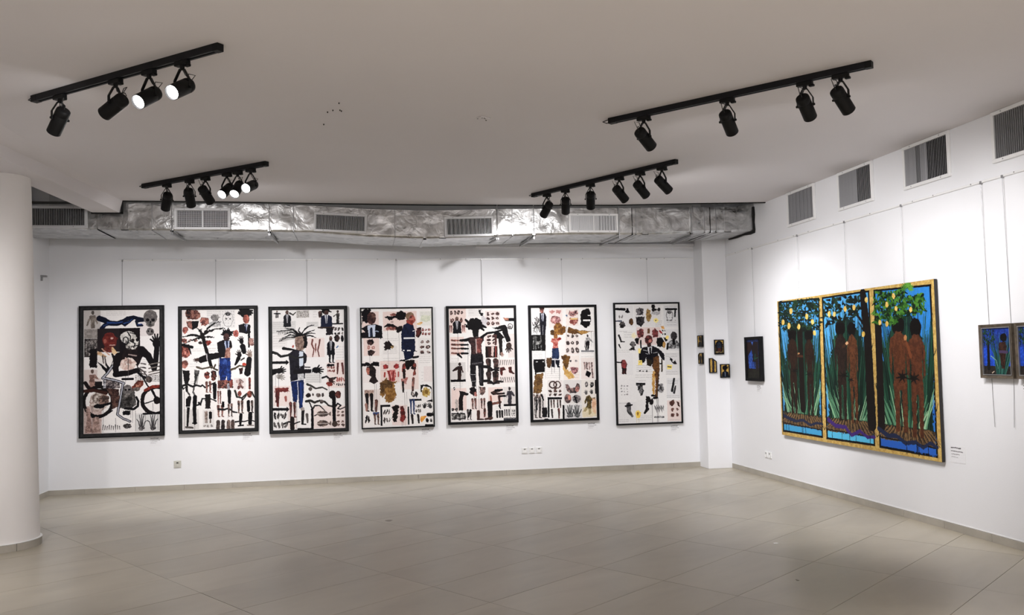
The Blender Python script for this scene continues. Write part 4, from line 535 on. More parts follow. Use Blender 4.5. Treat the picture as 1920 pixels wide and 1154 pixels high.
def art_pages():
    A = Art(390, 740, [(75, 50), (618, 45), (618, 1072), (88, 1085)], (226, 224, 223))
    for r, c in (((80, 60, 230, 250), (218, 216, 216)), ((240, 60, 470, 250), (220, 217, 216)), ((490, 60, 615, 250), (216, 215, 216)), ((255, 255, 460, 410), (218, 200, 196)), ((85, 280, 230, 450), (222, 220, 219)), ((505, 275, 615, 460), (214, 213, 214)), ((110, 515, 175, 660), (222, 198, 194)), ((90, 480, 220, 670), (221, 219, 219)), ((495, 480, 615, 670), (216, 214, 214)), ((90, 700, 380, 880), (224, 222, 222)), ((500, 700, 615, 870), (216, 215, 216)), ((500, 890, 615, 1065), (220, 204, 199)), ((95, 900, 240, 1070), (219, 217, 217)), ((240, 880, 380, 1065), (222, 220, 219))): A.R(*r, c)
    for r in ((500, 70, 600, 85, 2), (90, 455, 200, 470, 2), (240, 670, 380, 690, 2), (500, 645, 600, 665, 2), (95, 1050, 180, 1065, 2), (250, 1020, 370, 1050, 3), (500, 850, 610, 865, 2), (420, 200, 480, 245, 4), (100, 910, 200, 918, 1), (500, 490, 600, 510, 2), (150, 300, 220, 340, 3), (510, 720, 600, 745, 3), (265, 720, 330, 730, 1), (520, 210, 600, 235, 2), (110, 290, 180, 300, 1), (250, 590, 380, 640, 4), (520, 1055, 600, 1070, 2)): A.TX(*r, c=(120, 118, 120))
    A.L([(78, 92), (155, 95)], 18, K0, 24); A.P([(160, 118), (185, 80), (195, 110), (205, 125), (175, 128)], K0, j=4); A.L([(78, 200), (128, 200)], 12, (70, 74, 90)); A.BITS(105, 135, 145, 185, 2, 1, (120, 116, 116)); A.P([(112, 215), (150, 200), (165, 240), (140, 265), (115, 250)], (24, 22, 23), (90, 84, 84), 5)
    A.E(212, 205, 18, 30, (96, 64, 36), (60, 44, 32)); A.P([(250, 95), (290, 78), (320, 90), (312, 145), (262, 150)], (30, 28, 30), (130, 126, 128), 5); A.P([(252, 165), (328, 160), (325, 215), (295, 252), (258, 225)], (24, 22, 24), (60, 56, 58), 4); A.E(362, 150, 22, 56, (110, 82, 46), (160, 130, 80), 6); A.DR(355, 150, 215, 3, (90, 70, 40)); A.P([(388, 60), (415, 55), (420, 85), (440, 95), (420, 118), (395, 110)], (26, 24, 25), j=5); A.E(452, 98, 14, 16, (60, 58, 60), (30, 28, 30)); A.E(425, 130, 40, 18, (190, 188, 190), (140, 138, 140), 6)
    A.E(424, 195, 20, 20, (238, 214, 120), (244, 230, 160), 5); A.E(424, 195, 5, 5, K0); A.L([(512, 95), (602, 95)], 16, K0, j=1); A.L([(592, 100), (588, 160)], 13, K0, j=1.5); A.E(542, 150, 28, 46, (90, 88, 90), ring=5); A.E(542, 125, 18, 14, K0, (90, 88, 90)); A.BITS(515, 95, 570, 200, 3, 5, (120, 118, 120), None, .2); A.BITS(500, 185, 610, 205, 3, 1, (70, 68, 70), None, .25); A.P([(465, 250), (490, 240), (498, 270), (475, 275)], (180, 100, 40), (226, 180, 110), 4)
    A.P([(262, 285), (300, 262), (320, 285), (312, 345), (275, 350), (260, 320)], (70, 36, 38), (150, 84, 84), 5); A.P([(388, 285), (415, 258), (440, 290), (440, 345), (395, 340)], (130, 66, 66), (70, 36, 38), 5); A.R(348, 265, 370, 310, (100, 70, 50), j=3); A.L([(455, 290), (470, 305)], 14, (150, 40, 44)); A.BITS(470, 270, 510, 330, 2, 2, K0, None, .3)
    A.E(360, 365, 34, 42, (120, 60, 58), (50, 30, 32), 4); A.E(370, 375, 14, 16, (190, 120, 112)); A.P([(340, 400), (380, 398), (372, 432), (350, 432)], (50, 34, 34)); A.P([(300, 435), (345, 425), (385, 420), (440, 440), (485, 490), (488, 545), (465, 535), (440, 480), (430, 540), (395, 560), (370, 595), (338, 580), (335, 520), (320, 560), (295, 570), (275, 530), (285, 460)], (21, 20, 25), j=4); A.P([(345, 430), (385, 425), (380, 480), (362, 495), (352, 470)], (206, 206, 210)); A.L([(368, 440), (372, 525)], 15, K0); A.L([(310, 455), (345, 462)], 5, (170, 170, 174)); A.L([(395, 480), (430, 475)], 5, (170, 170, 174)); A.L([(330, 485), (350, 490)], 5, (160, 160, 166))
    A.R(272, 460, 290, 540, K0, j=2); A.R(284, 365, 296, 440, K0, j=2); A.L([(465, 540), (464, 640)], 12, (60, 50, 40)); A.L([(440, 575), (465, 572)], 9, K0); A.P([(240, 352), (275, 350), (270, 405), (250, 395)], K0, j=4); A.P([(428, 350), (470, 345), (490, 385), (480, 430), (430, 425), (422, 385)], (22, 21, 22), j=4); A.P([(482, 345), (520, 350), (520, 378), (500, 380)], K0, j=4); A.E(488, 410, 12, 28, (206, 170, 110), (160, 116, 60), 4)
    A.P([(195, 400), (215, 375), (240, 380), (250, 410), (235, 425), (242, 455), (188, 455), (215, 430)], (30, 28, 29), (110, 106, 106), 4); A.L([(105, 325), (125, 380), (152, 382)], 17, (36, 34, 36), 8); A.L([(105, 405), (118, 435)], 12, K0, 7); A.E(515, 345, 16, 18, (236, 206, 110), (240, 224, 160), 5); A.E(235, 328, 20, 22, (236, 220, 170), None, 7, .7)
    A.E(574, 332, 28, 36, (34, 32, 34), (80, 76, 78)); A.P([(515, 395), (560, 365), (600, 375), (628, 400), (615, 440), (515, 445)], (170, 170, 172), (70, 68, 70), 4); A.L([(520, 400), (515, 445)], 16, K0); A.L([(572, 365), (572, 400)], 22, K0)
    A.P([(120, 555), (132, 535), (155, 540), (175, 575), (165, 600), (162, 660), (125, 660), (125, 600)], (60, 34, 34), (140, 70, 68), 3); A.L([(78, 558), (125, 562)], 10, K0); A.LEGS(122, 615, 165, 662, (22, 20, 22)); A.R(135, 565, 160, 610, (150, 60, 62), (90, 40, 42), 3)
    A.R(265, 542, 298, 585, (240, 216, 122), j=3); A.L([(275, 560), (290, 556)], 5, (90, 80, 50)); A.R(508, 585, 550, 622, (240, 218, 126), j=3); A.L([(515, 600), (540, 604)], 9, (60, 54, 40)); A.R(268, 440, 286, 480, (240, 220, 140), None, 5); A.P([(530, 515), (555, 535), (560, 560), (585, 545), (590, 580), (560, 575), (540, 550)], (24, 23, 25), j=5); A.BITS(260, 622, 350, 650, 3, 1, K0, None, .25)
    A.P([(395, 520), (440, 500), (445, 560), (440, 660), (432, 760), (420, 870), (400, 872), (408, 740), (400, 640), (382, 600)], (110, 72, 40), (70, 48, 32), 4); A.P([(385, 640), (405, 635), (402, 740), (398, 840), (382, 850), (378, 740)], (206, 168, 104), (176, 130, 66), 5); A.L([(435, 660), (418, 860)], 9, (60, 44, 34)); A.L([(375, 848), (405, 848)], 18, K0, 12); A.L([(393, 868), (418, 866)], 22, K0, 18); A.P([(338, 530), (385, 545), (372, 595), (338, 585)], (40, 34, 26), j=4)
    A.BITS(110, 750, 180, 850, 3, 4, (110, 108, 110), (190, 188, 190), .28); A.P([(242, 742), (320, 742), (318, 755), (300, 760), (305, 815), (285, 850), (262, 800), (250, 760)], (26, 25, 27), (120, 118, 120), 5); A.R(242, 738, 322, 752, K0, j=1); A.P([(430, 750), (465, 745), (480, 790), (465, 825), (435, 820), (425, 790)], (40, 38, 40), (170, 168, 170), 5); A.L([(565, 705), (545, 810)], 16, (30, 29, 31), 20); A.L([(575, 770), (562, 825)], 12, (44, 43, 45), 18)
    A.P([(325, 850), (350, 852), (362, 875), (385, 872), (382, 920), (365, 930), (345, 900), (338, 960), (318, 965)], (22, 20, 21), j=4); A.L([(335, 960), (310, 995)], 30, (24, 22, 23), 16); A.L([(178, 925), (178, 975), (205, 1020)], 44, (40, 39, 41), 20, (100, 98, 100), 2); A.L([(150, 935), (205, 925)], 12, K0); A.E(255, 1005, 22, 34, (240, 210, 110), (226, 190, 90), 5); A.E(252, 1000, 8, 14, (150, 110, 50)); A.DR(260, 1040, 1080, 3, (150, 120, 60)); A.DR(243, 1030, 1085, 3, (190, 160, 90))
    for i in range(18): A.L([(395 + i * 4.4, 930 + (i % 4) * 8), (397 + i * 4.2, 960 + (i % 5) * 8)], 4, (70, 68, 70), 2)
    A.L([(395, 1030), (468, 1030)], 16, (60, 60, 62), c2=(200, 200, 200)); A.P([(520, 900), (555, 880), (570, 910), (545, 940), (522, 930)], (60, 36, 32), (90, 60, 54), 5); A.P([(580, 900), (600, 905), (608, 950), (585, 930)], (60, 36, 32), j=4); A.BITS(522, 945, 608, 1035, 2, 2, (70, 44, 40), (110, 76, 70), .34)
    for x, y0, y1 in ((373, 870, 1080), (415, 870, 1080), (425, 870, 1078)): A.DR(x, y0, y1, 3.5)
    return A

def art_garden():
    q = [(28, 175), (938, 40), (975, 1103), (57, 948)]
    A = Art(1240, 690, q, (178, 144, 78)); G = (178, 144, 78); G2 = (206, 176, 104)
    A.P(q, G, G2, 0)
    panels = [((34, 178), (272, 152), (292, 966), (62, 930)), ((287, 150), (563, 107), (592, 1012), (312, 972)), ((587, 105), (922, 70), (952, 1078), (616, 1020))]
    sk = [(74, 150, 208), (80, 160, 218), (48, 128, 206)]
    for i, (a, b, c, d) in enumerate(panels):
        A.P([a, b, c, d], (16, 14, 14), None, 0)
        f = lambda u, v, a=a, b=b, c=c, d=d: (a[0] * (1 - u) * (1 - v) + b[0] * u * (1 - v) + c[0] * u * v + d[0] * (1 - u) * v, a[1] * (1 - u) * (1 - v) + b[1] * u * (1 - v) + c[1] * u * v + d[1] * (1 - u) * v)
        A.P([f(.03, .012), f(.97, .012), f(.97, .985), f(.03, .985)], sk[i], tuple(int(x * .94) for x in sk[i]), 0)
        if i == 2: A.P([f(.6, .35), f(.97, .3), f(.97, .985), f(.6, .985)], (40, 86, 172), (48, 104, 194), 10, .8)
        A.P([f(.03, .88), f(.97, .905), f(.97, .945), f(.03, .94)], (120, 96, 66), (84, 64, 44), 3)
        A.P([f(.03, .84), f(.97, .85), f(.97, .93), f(.03, .915)], (112, 86, 58), (52, 42, 34), 4)
        n = 15
        for k in range(n):
            u = .03 + .94 * k / (n - 1); A.L([f(.5 + (u - .5) * .7, .84), f(u + (u - .5) * .15, .935)], 4, (34, 28, 24), 3); A.L([f(.5 + (u - .47) * .7, .85), f(u + .02 + (u - .5) * .12, .92)], 7, (142, 110, 72), 5, a=.7)
        A.L([f(.03, .93), f(.97, .945)], 5, (22, 18, 18)); A.P([f(.03, .94), f(.97, .953), f(.97, .985), f(.03, .985)], ((70, 158, 206), (88, 186, 226), (44, 96, 190))[i], None, 1)
        rs = _N
        def blade(u0, v0, u1, v1, bend, w, c, f=f):
            m = f((u0 + u1) / 2 + bend, (v0 + v1) / 2); A.L([f(u0, v0), m, f(u1, v1)], w, c, 2.5, j=.8)
        A.P([f(.06, .85), f(.1, .5), f(.22, .3), f(.4, .17), f(.62, .17), f(.8, .3), f(.9, .5), f(.95, .85)], (22, 40, 32), (16, 26, 22), 9, .93)
        for k in range(150):
            u0 = .08 + rs.rand() * .84; s_ = 1 if u0 > .5 else -1; l = .25 + rs.rand() * .42; u1 = u0 + (u0 - .5) * .55 + (rs.rand() - .5) * .12
            g = rs.rand(); c = ((20, 44, 34), (26, 62, 46), (14, 28, 24), (40, 84, 62))[int(g * 3.99)]
            blade(u0, .84, np.clip(u1, .02, .99), .84 - l - (.12 if abs(u0 - .5) < .25 else 0), -s_ * .015, 9, c)
        for k in range(30):
            u0 = .1 + rs.rand() * .8; blade(u0, .84, np.clip(u0 + (u0 - .5) * .75, .02, .98), .6 + rs.rand() * .15, 0, 7, (92, 142, 108) if k % 3 else (150, 190, 150))
        panels[i] = f
    F0, F1, F2 = panels
    D = (15, 12, 12)
    # trunks
    A.L([F0(.5, .2), F0(.52, .8)], 44, (24, 18, 16)); A.L([F1(.86, .02), F1(.93, .3), F1(.95, .86)], 42, (22, 17, 16), 56); A.L([F1(.93, .25), F1(.62, .1), F1(.5, .07)], 14, (24, 19, 17), 5); A.L([F1(.92, .3), F1(.75, .2)], 12, (24, 19, 17), 5); A.L([F2(.06, .2), F2(.05, .86)], 40, (24, 18, 17), 46)
    # plain dark couples, painted as flat silhouettes with leaf sprays
    def body(f, u, w, c, c2, hd, v0=.28, v1=.85, lean=0):
        A.E(*f(u, v0 - .02), w * .36, w * .62, hd, None, 2)
        P = [(-.12, .03), (.12, .03), (.42, .1), (.5, .2), (.48, .42), (.38, .45), (.34, .24), (.3, .4), (.36, .55), (.34, .78), (.3, 1), (.1, 1), (.08, .6), (-.04, .6), (-.1, 1), (-.3, 1), (-.3, .78), (-.34, .55), (-.28, .4), (-.34, .24), (-.42, .45), (-.5, .42), (-.5, .2), (-.42, .1)]
        g = lambda p: f(u + (p[0] * w / 300.) * 1.0 + lean * p[1], v0 + p[1] * (v1 - v0))
        A.P([g(p) for p in P], c, c2, 2.5); A.L([g((0, .62)), g((0, .98))], 4, D, 6, a=.7); A.L([g((-.36, .18)), g((-.36, .44))], 3, D, a=.6); A.L([g((.36, .18)), g((.36, .44))], 3, D, a=.6)
        return g
    body(F0, .31, 72, (48, 31, 23), (34, 23, 19), D, .27, .85); g = body(F0, .72, 70, (44, 29, 22), (31, 22, 18), D, .28, .86)
    A.L([F0(.42, .42), F0(.55, .42)], 10, (64, 38, 26)); A.E(*F0(.46, .4), 6, 6, (170, 120, 80))
    body(F1, .36, 78, (44, 31, 26), (32, 23, 20), D, .25, .86); body(F1, .6, 66, (100, 60, 37), (72, 43, 28), D, .26, .87); A.L([F1(.4, .36), F1(.5, .33)], 12, (60, 38, 28)); A.E(*F1(.49, .335), 8, 10, (206, 160, 120))
    body(F2, .4, 100, (98, 56, 35), (76, 43, 28), D, .25, .88); body(F2, .7, 92, (92, 52, 33), (70, 39, 27), D, .27, .9, -.02); A.L([F2(.6, .42), F2(.54, .34)], 16, (112, 62, 38), 12); A.E(*F2(.52, .31), 10, 16, (176, 120, 76))
    def spray(p, r, n, c):
        for k in range(n):
            t = k * 6.283 / n + .3; A.L([p, (p[0] + np.cos(t) * r, p[1] + np.sin(t) * r)], r * .32, c, r * .1)
    for f, u, v, r in ((F0, .34, .53, 20), (F0, .7, .55, 20), (F1, .4, .55, 28), (F1, .55, .58, 18), (F2, .44, .545, 36), (F2, .64, .55, 34)): spray(f(u, v), r, 7, (20, 16, 15))
    # canopies
    for k in range(330):
        u, v = rs.rand(), rs.rand() * .24 * (1 - .15 * abs(rs.rand())); p = F0(.02 + u * .98, .0 + v); t = rs.rand() * 6.3; A.L([p, (p[0] + np.cos(t) * 22, p[1] + np.sin(t) * 16)], 10, ((18, 32, 26), (34, 58, 36), (16, 22, 20))[k % 3], 3)
    for k in range(120):
        u, v = rs.rand(), rs.rand() * .2; p = F1(.03 + u * .75, .02 + v * (1 - .3 * u)); t = rs.rand() * 6.3; A.L([p, (p[0] + np.cos(t) * 24, p[1] + np.sin(t) * 18)], 12, ((20, 30, 24), (32, 54, 40), (14, 16, 16))[k % 3], 3)
    for k in range(420):
        u = rs.rand(); v = rs.rand(); uu = -.0 + u * .86; vv = .0 + v * (.2 if u < .5 else .17 - .06 * (u - .5)); 
        if u > .62 and v < .25: continue
        p = F2(uu, vv + .015); t = rs.rand() * 6.3; A.L([p, (p[0] + np.cos(t) * 22, p[1] + abs(np.sin(t)) * 20 + 3)], 10, ((24, 54, 22), (48, 96, 32), (15, 30, 18), (74, 126, 46))[k % 4], 3)
    for k in range(8): spray((758 + rs.rand() * 50, 70 + rs.rand() * 34), 20, 7, ((64, 118, 40), (92, 150, 56))[k % 2])
    for f, pts in ((F0, ((.3, .08), (.68, .13), (.82, .17), (.1, .16), (.48, .2), (.86, .25), (.24, .19))), (F1, ((.48, .1), (.67, .1), (.93, .06), (.25, .13), (.14, .125), (.84, .28))), (F2, ((.22, .1), (.38, .13), (.63, .14), (.09, .21), (.21, .22), (.34, .05)))):
        for u, v in pts: A.E(*f(u, v), 9, 17, (206, 166, 72), (226, 196, 120), 2)
    # ribbons and drips
    A.SNAKE([F0(.03, .875), F0(.2, .895), F0(.35, .905), F0(.5, .89), F0(.7, .92), F0(.85, .9), F0(1.0, .9)], 16, (36, 42, 66))
    A.SNAKE([F1(.05, .86), F1(.2, .9), F1(.4, .9), F1(.52, .95), F1(.7, .915), F1(.85, .95), F1(1.0, .94)], 18, (66, 42, 112))
    A.SNAKE([F2(.0, .88), F2(.15, .915), F2(.3, .91), F2(.45, .945), F2(.62, .93), F2(.75, .955), F2(.88, .92), F2(1.0, .94)], 18, (34, 42, 70))
    for f in panels:
        for k in range(5):
            u = .08 + rs.rand() * .84; a = f(u, .94); b = f(u, .985 + rs.rand() * .03); A.L([a, b], 3, (20, 18, 20))
    for k in range(18):
        f = panels[k % 3]; u = 0 if k % 2 else 1; v = .1 + rs.rand() * .8; p = f(u, v); A.L([p, (p[0] + (rs.rand() - .5) * 30, p[1] - 26 - rs.rand() * 16)], 5, (20, 26, 22), 2)
    return A

def art_lagoon():
    A = Art(220, 270, [(190, 250), (450, 250), (455, 700), (190, 705)], (36, 74, 178))
    A.R(190, 250, 455, 460, (40, 66, 160), (30, 48, 120)); A.R(190, 440, 300, 620, (44, 86, 206), (30, 62, 160))
    A.R(190, 615, 455, 705, (52, 46, 42), (32, 30, 30)); A.L([(240, 380), (236, 640)], 22, (22, 22, 24), 34)
    for k in range(90): p = (192 + _N.rand() * 110, 262 + _N.rand() * 150); A.L([p, (p[0] + _N.rand() * 22 - 11, p[1] + 16)], 11, ((26, 46, 30), (40, 72, 42), (20, 30, 26))[k % 3], 3)
    for k in range(60):
        u = 290 + _N.rand() * 165; A.L([(330 + (u - 330) * .5, 690), (u, 500), (u + (u - 370) * .5, 280 + _N.rand() * 160)], 10, ((20, 44, 42), (34, 72, 66), (56, 104, 92))[k % 3], 2)
    A.E(385, 345, 30, 40, (20, 18, 20)); A.P([(345, 390), (400, 385), (412, 430), (400, 520), (385, 640), (360, 640), (345, 520), (335, 440)], (66, 42, 34), (40, 28, 26)); A.L([(345, 478), (410, 482)], 22, (70, 56, 84)); A.L([(262, 520), (310, 560), (325, 640)], 9, (110, 150, 140), 4); A.L([(265, 685), (285, 668)], 8, (180, 160, 140))
    return A

def art_night():
    A = Art(140, 300, [(870, 300), (1090, 300), (1110, 980), (890, 990)], (34, 26, 28))
    A.R(870, 300, 1110, 345, (38, 52, 104), (30, 36, 60)); A.P([(955, 345), (985, 345), (975, 405)], (70, 110, 200)); A.R(1070, 340, 1100, 800, (36, 44, 86), (28, 28, 40), 5); A.P([(905, 590), (960, 470), (980, 590), (975, 700), (1030, 690), (1030, 810), (920, 810)], (58, 96, 190), (36, 60, 128), 6); A.L([(1010, 500), (1018, 780)], 18, (20, 26, 34)); A.L([(1005, 640), (1065, 620)], 10, (40, 92, 70)); A.L([(1020, 560), (1015, 660)], 12, (34, 80, 66)); A.R(890, 820, 1110, 985, (38, 40, 32), (28, 24, 24), 5); A.R(885, 360, 950, 500, (44, 28, 28), None, 8)
    return A

def art_icon(k):
    A = Art(110, 150, [(0, 0), (100, 0), (100, 140), (0, 140)], (190, 156, 84))
    A.P([(0, 0), (100, 0), (100, 140), (0, 140)], (196, 162, 88), (166, 132, 66), 0)
    if k == 0: A.E(50, 60, 40, 52, (22, 20, 22)); A.R(12, 60, 88, 112, (30, 26, 26), j=3); A.E(50, 55, 22, 32, (40, 52, 70), (28, 28, 34)); A.P([(35, 80), (65, 80), (72, 120), (28, 120)], (70, 40, 32)); A.R(12, 112, 88, 122, (170, 150, 110), K0, 3); A.R(0, 124, 100, 140, K0)
    if k == 1: A.P([(38, 10), (66, 16), (70, 60), (66, 135), (36, 135), (40, 70)], (26, 24, 30)); A.E(52, 26, 14, 18, (40, 40, 50)); A.L([(52, 40), (52, 130)], 6, (50, 52, 64))
    if k == 2: A.DREAD(50, 42, 30, n=11); A.E(50, 60, 14, 18, (20, 18, 18)); A.P([(12, 130), (16, 85), (40, 72), (60, 72), (86, 85), (90, 130)], (20, 22, 30)); A.L([(50, 85), (50, 125)], 9, (90, 104, 124)); A.L([(6, 132), (94, 132)], 8, (40, 56, 64))
    if k == 3: A.E(50, 40, 22, 30, (28, 22, 22)); A.P([(8, 140), (20, 84), (45, 70), (80, 84), (94, 140)], (26, 24, 26)); A.R(60, 20, 90, 80, (60, 50, 34), K0, 6, .6)
    if k == 4: A.P([(30, 60), (55, 30), (80, 50), (70, 135), (20, 135)], (28, 25, 26)); A.R(5, 20, 40, 90, (50, 44, 36), K0, 6, .7)
    return A

def art_caption():
    A = Art(120, 110, [(0, 0), (120, 0), (120, 110), (0, 110)], (231, 231, 234))
    for y, e, c, w in ((14, 84, (96, 94, 96), 7), (36, 104, (126, 124, 126), 6), (56, 74, (150, 148, 150), 5), (74, 60, (176, 174, 176), 4)):
        x = 10
        while x < e: n = min(x + 5 + _N.rand() * 12, e); A.L([(x, y), (n, y)], w, c, j=1.6); x = n + 5
    return A
# ------------------------------------------------------------------ the room
XR, YB, XL, YN, ZC, ZTOP = 5.111, 12.063, -3.87, -4.0, 3.506, 4.05
floor = struct(MB().box((XL - .2, YN - .2, -.16), (XR + .2, YB + .2, -.004)).build('floor', 'grout'), 'floor of large beige stone tiles laid diagonally')
def clip(poly, x0, x1, y0, y1):
    for ax, lim, sg in ((0, x0, 1), (0, x1, -1), (1, y0, 1), (1, y1, -1)):
        out = []
        for i in range(len(poly)):
            a, b = poly[i - 1], poly[i]; da, db = (a[ax] - lim) * sg, (b[ax] - lim) * sg
            if (da >= 0) != (db >= 0): t = da / (da - db); out.append((a[0] + (b[0] - a[0]) * t, a[1] + (b[1] - a[1]) * t))
            if db >= 0: out.append(b)
        poly = out
        if len(poly) < 3: return []
    return poly
A1 = math.radians(38.4); n1 = (-math.sin(A1), math.cos(A1)); m1 = (.834, .552); det = n1[0] * m1[1] - n1[1] * m1[0]
def lat(n, mm): return ((n * m1[1] - n1[1] * mm) / det, (n1[0] * mm - n * m1[0]) / det)
g = .0017
for i in range(-14, 24):
    for k in range(-12, 14):
        na, nb, ma, mb = 1.67 + .6 * i + g, 1.67 + .6 * (i + 1) - g, 2.71 + 1.203 * k + g, 2.71 + 1.203 * (k + 1) - g
        p = clip([lat(na, ma), lat(na, mb), lat(nb, mb), lat(nb, ma)], XL, XR, 1.0, YB)
        if len(p) < 3: continue
        ar = abs(sum(p[j - 1][0] * p[j][1] - p[j][0] * p[j - 1][1] for j in range(len(p)))) / 2
        if ar < .004: continue
        cx = sum(q[0] for q in p) / len(p); cy = sum(q[1] for q in p) / len(p); r = A1
        loc = [((x - cx) * math.cos(r) + (y - cy) * math.sin(r), -(x - cx) * math.sin(r) + (y - cy) * math.cos(r)) for x, y in p]
        o = MB().prism(loc, -.012, 0).build('tile', 'tile', floor); o.location = (cx, cy, random.uniform(-.0003, .0003)); o.rotation_euler = (0, 0, r)
# beyond the camera the tiling goes on as one plain bed of the same stone
MB().box((XL, YN, -.012), (XR, 1.0, 0)).build('tile', 'tile', floor)

struct(MB().box((XL - .2, YB, -.1), (XR + .2, YB + .2, ZTOP)).build('wall_back', 'wall'), 'long white back wall with seven framed pictures')
struct(MB().box((XR, YN, -.1), (XR + .2, YB, ZTOP)).build('wall_right', 'wall'), 'white right wall with the triptych')
struct(MB().box((XL - .2, YN, -.1), (XL, YB, ZTOP)).build('wall_left', 'wall'))
struct(MB().box((XL - .2, YN - .2, -.1), (XR + .2, YN, ZTOP)).build('wall_rear', 'wall'))
struct(MB().box((XL - .2, YN - .2, ZTOP), (XR + .2, YB + .2, ZTOP + .2)).build('roof_slab', 'roof'))
struct(MB().box((4.755, 11.745, -.002), (XR, YB, 3.9)).build('pillar', 'wall', bevel=.006), 'square white pillar in the far right corner')

edge = [(5.111, 10.46), (4.65, 10.52), (4.19, 10.574), (3.2, 10.74), (2.19, 10.79), (.854, 10.81), (-.188, 10.78), (-1.054, 10.735), (-1.533, 10.71), (-2.65, 10.70)]
poly = [(XL, YN), (XR, YN)] + edge + [(-2.84, 2.0), (XL, 2.0)]
bm = bmesh.new()
lo = [bm.verts.new((x, y, ZC)) for x, y in poly]; hi = [bm.verts.new((x, y, ZC + .1)) for x, y in poly]
fa = [bm.faces.new(lo), bm.faces.new(list(reversed(hi)))]
for i in range(len(poly)): bm.faces.new((lo[i], lo[(i + 1) % len(poly)], hi[(i + 1) % len(poly)], hi[i]))
bmesh.ops.triangulate(bm, faces=fa); bmesh.ops.recalc_face_normals(bm, faces=bm.faces)
me = bpy.data.meshes.new('ceiling'); bm.to_mesh(me); bm.free(); me.materials.append(M['ceiling']); struct(link('ceiling', me), 'plain grey-white suspended ceiling ending short of the back wall')
# dropped beam at the left edge of the ceiling
mb = MB()
for y, b, a, c in ((10.70, -2.684, -2.65, -2.975),): pass
s0 = [(-3.394, 2.0, 3.366), (-2.84, 2.0, 3.506), (-2.84, 2.0, 3.62), (-3.70, 2.0, 3.62), (-3.70, 2.0, 3.366)]
s1 = [(-2.684, 10.70, 3.366), (-2.65, 10.70, 3.506), (-2.65, 10.70, 3.62), (-2.975, 10.70, 3.62), (-2.975, 10.70, 3.366)]
mb.v = s0 + s1; mb.f = [(0, 1, 2, 3, 4), (9, 8, 7, 6, 5)] + [(i, (i + 1) % 5, 5 + (i + 1) % 5, 5 + i) for i in range(5)]
struct(mb.build('beam', 'ceiling'), 'shallow dropped beam along the left edge of the ceiling')
gap = empty_struct('shade_strip', 'dark strip standing in for shade along the cut edge of the ceiling')  # black strips added in place of the shade in the ceiling gap
path = [(x, y, ZC + .004) for x, y in edge] 
for (xa, ya, za), (xb, yb, zb_) in zip(path, path[1:]): MB().prism([(xa, ya), (xb, yb), (xb, yb + .02), (xa, ya + .02)], ZC - .012, ZC + .1).build('strip', 'dark', gap)
MB().box((-2.668, 10.70, 3.358), (-2.645, 10.72, ZC + .02)).box((-2.99, 10.70, 3.352), (-2.645, 10.72, 3.37)).build('strip', 'dark', gap)
CX, CY = -3.245, 8.77
col = struct(MB().lathe([(0, 0), (.35, 0), (.345, .1), (.262, 3.366), (0, 3.366)], (CX, CY, 0), (0, 0, 1), 64).build('column', 'column', smooth=True), 'round white column at the left edge')

# skirtings of short stone tiles with a bead of sealant
def skirting(name, a, b, nrm):
    root = empty_struct(name); a, b = Vector(a), Vector(b); L = (b - a).length; d = (b - a) / L; nv = Vector(nrm); x = random.uniform(-.5, -.1)
    while x < L:
        p, q = max(x + .0015, 0), min(x + .6 - .0015, L)
        if q - p > .02:
            n2 = MB(); u, v = a + d * p, a + d * q; th = nv * (.011 + random.uniform(0, .0012))
            n2.prism([(u.x, u.y), (v.x, v.y), ((v + th).x, (v + th).y), ((u + th).x, (u + th).y)], .0005, .0625 + random.uniform(-.0008, .0008)); n2.build('tile', 'skirt', root)
        x += .6
    th = nv * .004; MB().prism([(a.x, a.y), (b.x, b.y), ((b + th).x, (b + th).y), ((a + th).x, (a + th).y)], .0655, .0725).build('sealant', 'seal', root)
    return root
skirting('baseboard_back', (XL, YB, 0), (4.755, YB, 0), (0, -1, 0))
skirting('baseboard_right', (XR, 11.745, 0), (XR, 1, 0), (-1, 0, 0))
skirting('baseboard_left', (XL, YB, 0), (XL, 1, 0), (1, 0, 0))
cb = empty_struct('baseboard_column')
for i in range(8):
    n2 = MB(); t0, t1 = 2 * math.pi * i / 8 + .008, 2 * math.pi * (i + 1) / 8 - .008; ts = [t0 + (t1 - t0) * k / 8 for k in range(9)]
    for k in range(8):
        n2.prism([(CX + r * math.cos(t), CY + r * math.sin(t)) for r, t in ((.346, ts[k]), (.362, ts[k]), (.362, ts[k + 1]), (.346, ts[k + 1]))], .0005, .064)
    n2.build('tile', 'skirt', cb)
MB().lathe([(.344, .066), (.364, .066), (.364, .072), (.344, .073)], (CX, CY, 0), (0, 0, 1), 64).build('sealant', 'seal', cb, smooth=True)
# ledge high on the back wall, just under the duct
struct(MB().box((1.6, YB - .05, 3.135), (4.75, YB, 3.175)).build('trim_1', 'wall'))

